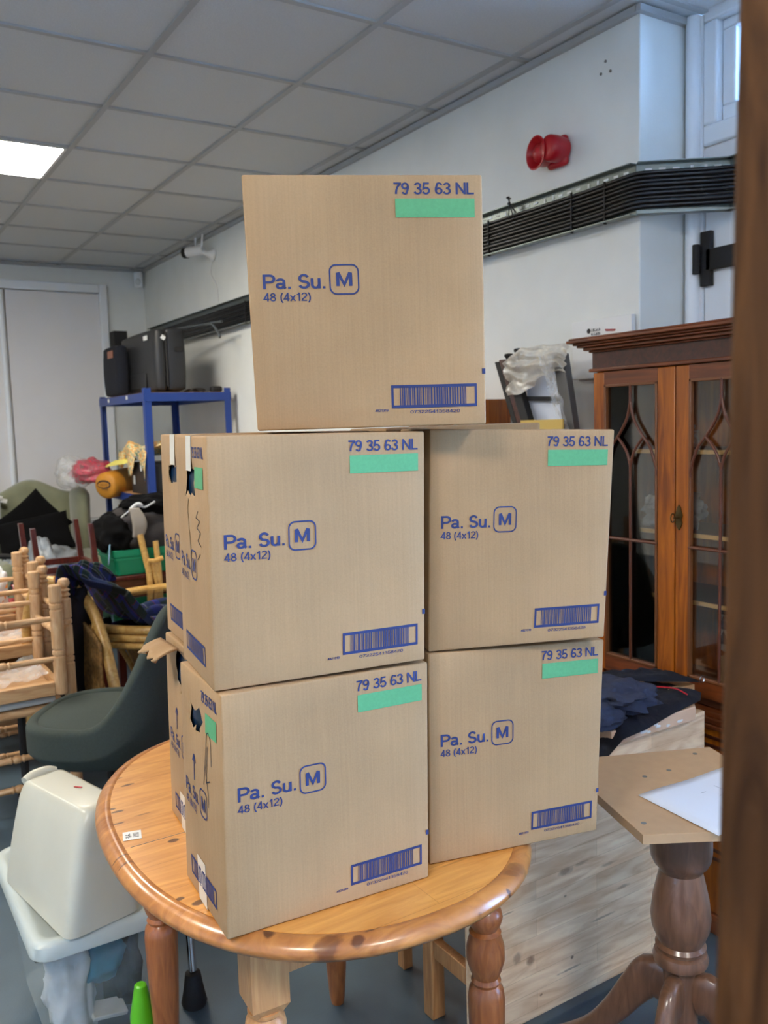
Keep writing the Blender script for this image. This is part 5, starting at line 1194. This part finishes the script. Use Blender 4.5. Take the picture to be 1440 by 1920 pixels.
part('shell', m, K['gchair'], gc, smooth=70)
def seatc(u, v):
    th = 2*math.pi*u; r = min(1, v*1.25); z = .505+.012*(1-r*r); 
    if v > .8: a = (v-.8)/.2*math.pi/2; z = .505-.05*math.sin(a)+.0; r = 1+.02*math.sin(a)
    return gcC-bv*.015+se(th, .222*r, .222*r)+Vector((0, 0, z))
part('seat_cushion', MB().grid(seatc, 60, 26, cu=True), K['gchair'], gc, smooth=70)
part('gas_column', MB().lathe(gcC, [(.03, .06), (.03, .16), (.02, .17), (.02, .345)], 20), K['blk'], gc)
for k in range(5):
    a = 2*math.pi*k/5+.3; d = Vector((math.cos(a), math.sin(a), 0))
    lg = part('base_arm', MB().tube([gcC+d*.02+Vector((0, 0, .10)), gcC+d*.15+Vector((0, 0, .09)), gcC+d*.27+Vector((0, 0, .065))], [.028, .022, .017], 10), K['blk'], gc)
    part('castor', MB().tube([gcC+d*.27+d.cross(Vector((0, 0, 1)))*.02+Vector((0, 0, .027)), gcC+d*.27-d.cross(Vector((0, 0, 1)))*.02+Vector((0, 0, .027))], .026, 16), K['blk'], lg)
# castor column behind
single('castor_leg', MB().tube([(.57, 3.66, .10), (.57, 3.66, .40)], .016, 10).blob((.57, 3.66, .07), (.035, .03, .045), 1, .02, 1, 20, 12, .8), K['blk'], 'black castor leg seen under the pine seat beside the tub chair', 'castor')
# ------------------------------------------------------------------ storage box with lid and cream cover
sx = thing('storage_box', 'translucent plastic storage box with a milky lid on the floor at the left', 'storage box', (.49, 2.28, 0))
def rrz(x0, x1, ya, yb, r, z): return [Vector((x, y, z)) for x, y in rrect2(x0, x1, ya, yb, r, 6)]
def loft(rings, cap0=True, cap1=True):
    m = MB(); n = len(rings[0]); v = sum(rings, [])
    f = [(j*n+i, j*n+(i+1) % n, (j+1)*n+(i+1) % n, (j+1)*n+i) for j in range(len(rings)-1) for i in range(n)]
    if cap0: f.append(tuple(range(n-1, -1, -1)))
    if cap1: f.append(tuple((len(rings)-1)*n+k for k in range(n)))
    return m.add(v, f)
BX0, BX1, BY0, BY1 = .305, .60, 2.015, 2.58
part('box_body', loft([rrz(BX0+.045, BX1-.045, BY0+.045, BY1-.045, .05, .003), rrz(BX0+.015, BX1-.015, BY0+.015, BY1-.015, .04, .325)], True, False), K['boxplast'], sx, smooth=50)
part('lid', loft([rrz(BX0, BX1, BY0, BY1, .045, .318), rrz(BX0-.006, BX1+.006, BY0-.006, BY1+.006, .05, .322), rrz(BX0-.006, BX1+.006, BY0-.006, BY1+.006, .05, .352), rrz(BX0+.004, BX1-.004, BY0+.004, BY1-.004, .045, .362), rrz(BX0+.022, BX1-.022, BY0+.022, BY1-.022, .035, .361), rrz(BX0+.034, BX1-.034, BY0+.034, BY1-.034, .03, .348)]), K['lidplast'], sx, smooth=50)
single('white_cloth', MB().blob((.40, 2.14, .17), (.055, .07, .13), 21, .25, 2.3, 36, 26), K['white_cloth'], 'white cloth inside the translucent storage box near its front corner', 'cloth', smooth=80)
single('teal_cloth', MB().blob((.47, 2.11, .235), (.05, .04, .06), 22, .2, 2.3, 30, 20), K['teal'], 'teal cloth inside the translucent storage box under the lid', 'cloth', smooth=80)
single('black_garment', MB().blob((.53, 2.22, .17), (.05, .13, .11), 23, .25, 2.3, 40, 26), K['blk_cloth'], 'black garment filling the right part of the translucent storage box', 'garment', smooth=80)
single('grey_garment', MB().blob((.47, 2.42, .16), (.10, .09, .12), 24, .22, 2.3, 40, 26), K['char_cloth'], 'grey garment at the back of the translucent storage box', 'garment', smooth=80)
single('notebook', MB().box((.475, 2.10, .10), (.09, .05, .012), E3(20, 15, 10)), K['foam'], 'pale notebook at the bottom of the translucent storage box', 'notebook', bev=.002)
cv = thing('plastic_cover', 'cream plastic machine cover standing upside down on the storage box lid', 'cover', (.43, 2.22, .35))
def quadring(A, B, C_, D, z, r, n=6):
    P = [Vector((*p, z)) for p in (A, B, C_, D)]; out = []
    for i in range(4):
        p, a, b_ = P[i], P[i-1], P[(i+1) % 4]; d1 = (a-p).normalized(); d2 = (b_-p).normalized()
        for k in range(n+1):
            t = k/n; q0_, q1_, q2_ = p+d1*r, p, p+d2*r; out.append(q0_*(1-t)**2+q1_*2*t*(1-t)+q2_*t*t)
    return out
lv = []
bot = [(.300, 2.39), (.372, 1.992), (.560, 2.035), (.50, 2.43)]; tp_ = [(.352, 2.352), (.440, 2.045), (.535, 2.07), (.455, 2.378)]
for k in range(15):
    s = k/14; z = .364+.262*s; e = s**1.25*.9
    if s > .9: e += (s-.9)*1.2
    q = [tuple(Vector(b_).lerp(Vector(t_), min(1.0, e)))[:2] for b_, t_ in zip(bot, tp_)]; lv.append(quadring(*q, z, .035))
cc_ = sum(lv[-1], Vector())/len(lv[-1])
lv.append([p.lerp(cc_, .06)+Vector((0, 0, .008)) for p in lv[-1]]); lv.append([p.lerp(cc_, .14)+Vector((0, 0, .003)) for p in lv[-1]])
part('cover_shell', loft(lv), K['cream'], cv, smooth=60)
part('end_ridge', MB().tube(smoothpath([(.362, 2.338, .628), (.385, 2.350, .636), (.42, 2.359, .636), (.440, 2.362, .628)], 5), .014, 10), K['cream'], cv, smooth=60)
part('red_mark', MB().box((.462, 2.20, .6375), (.022, .006, .001), rotz(-.9)), K['red'], cv, smooth=0)
# ------------------------------------------------------------------ odds and ends under the table
sb_ = thing('spray_bottle', 'lime green capped bottle on the floor left of the left table leg', 'bottle', (.525, 1.955, 0))
part('bottle_body', MB().lathe((.520, 1.955, 0), [(.026, 0), (.03, .01), (.03, .10), (.026, .115)], 20), K['blk'], sb_); part('green_sleeve', MB().lathe((.520, 1.955, 0), [(.024, .116), (.028, .12), (.028, .15), (.014, .225), (.010, .228)], 20), K['lime'], sb_)
single('metal_tube', MB().tube([(.705, 2.13, .096), (.715, 2.20, .50)], .011, 12), K['chrome'], 'chrome metal tube standing behind the left table leg', 'tube')
vc = thing('cleaner_head', 'black and chrome cleaner head lying on the floor in front of the storage box', 'cleaner head', (.46, 1.90, 0))
part('head_body', MB().blob((.48, 1.92, .04), (.045, .05, .036), 31, .1, 2, 36, 24, .6, .037), K['blk_plastic'], vc)
part('chrome_pipe', MB().tube([(.43, 1.84, .035), (.39, 1.92, .040)], .024, 18), K['chrome'], vc); part('hose_end', MB().tube([(.50, 1.87, .04), (.505, 1.85, .042)], .028, 18), K['chrome'], vc)
single('rubber_ferrule', MB().lathe((.705, 2.13, 0), [(.03, 0), (.034, .01), (.026, .05), (.02, .09), (.014, .095)], 18), K['blk'], 'black rubber foot on the floor at the bottom of the chrome tube', 'rubber foot')
for o in list(bpy.data.objects):
    if '_o' in o: del o['_o']
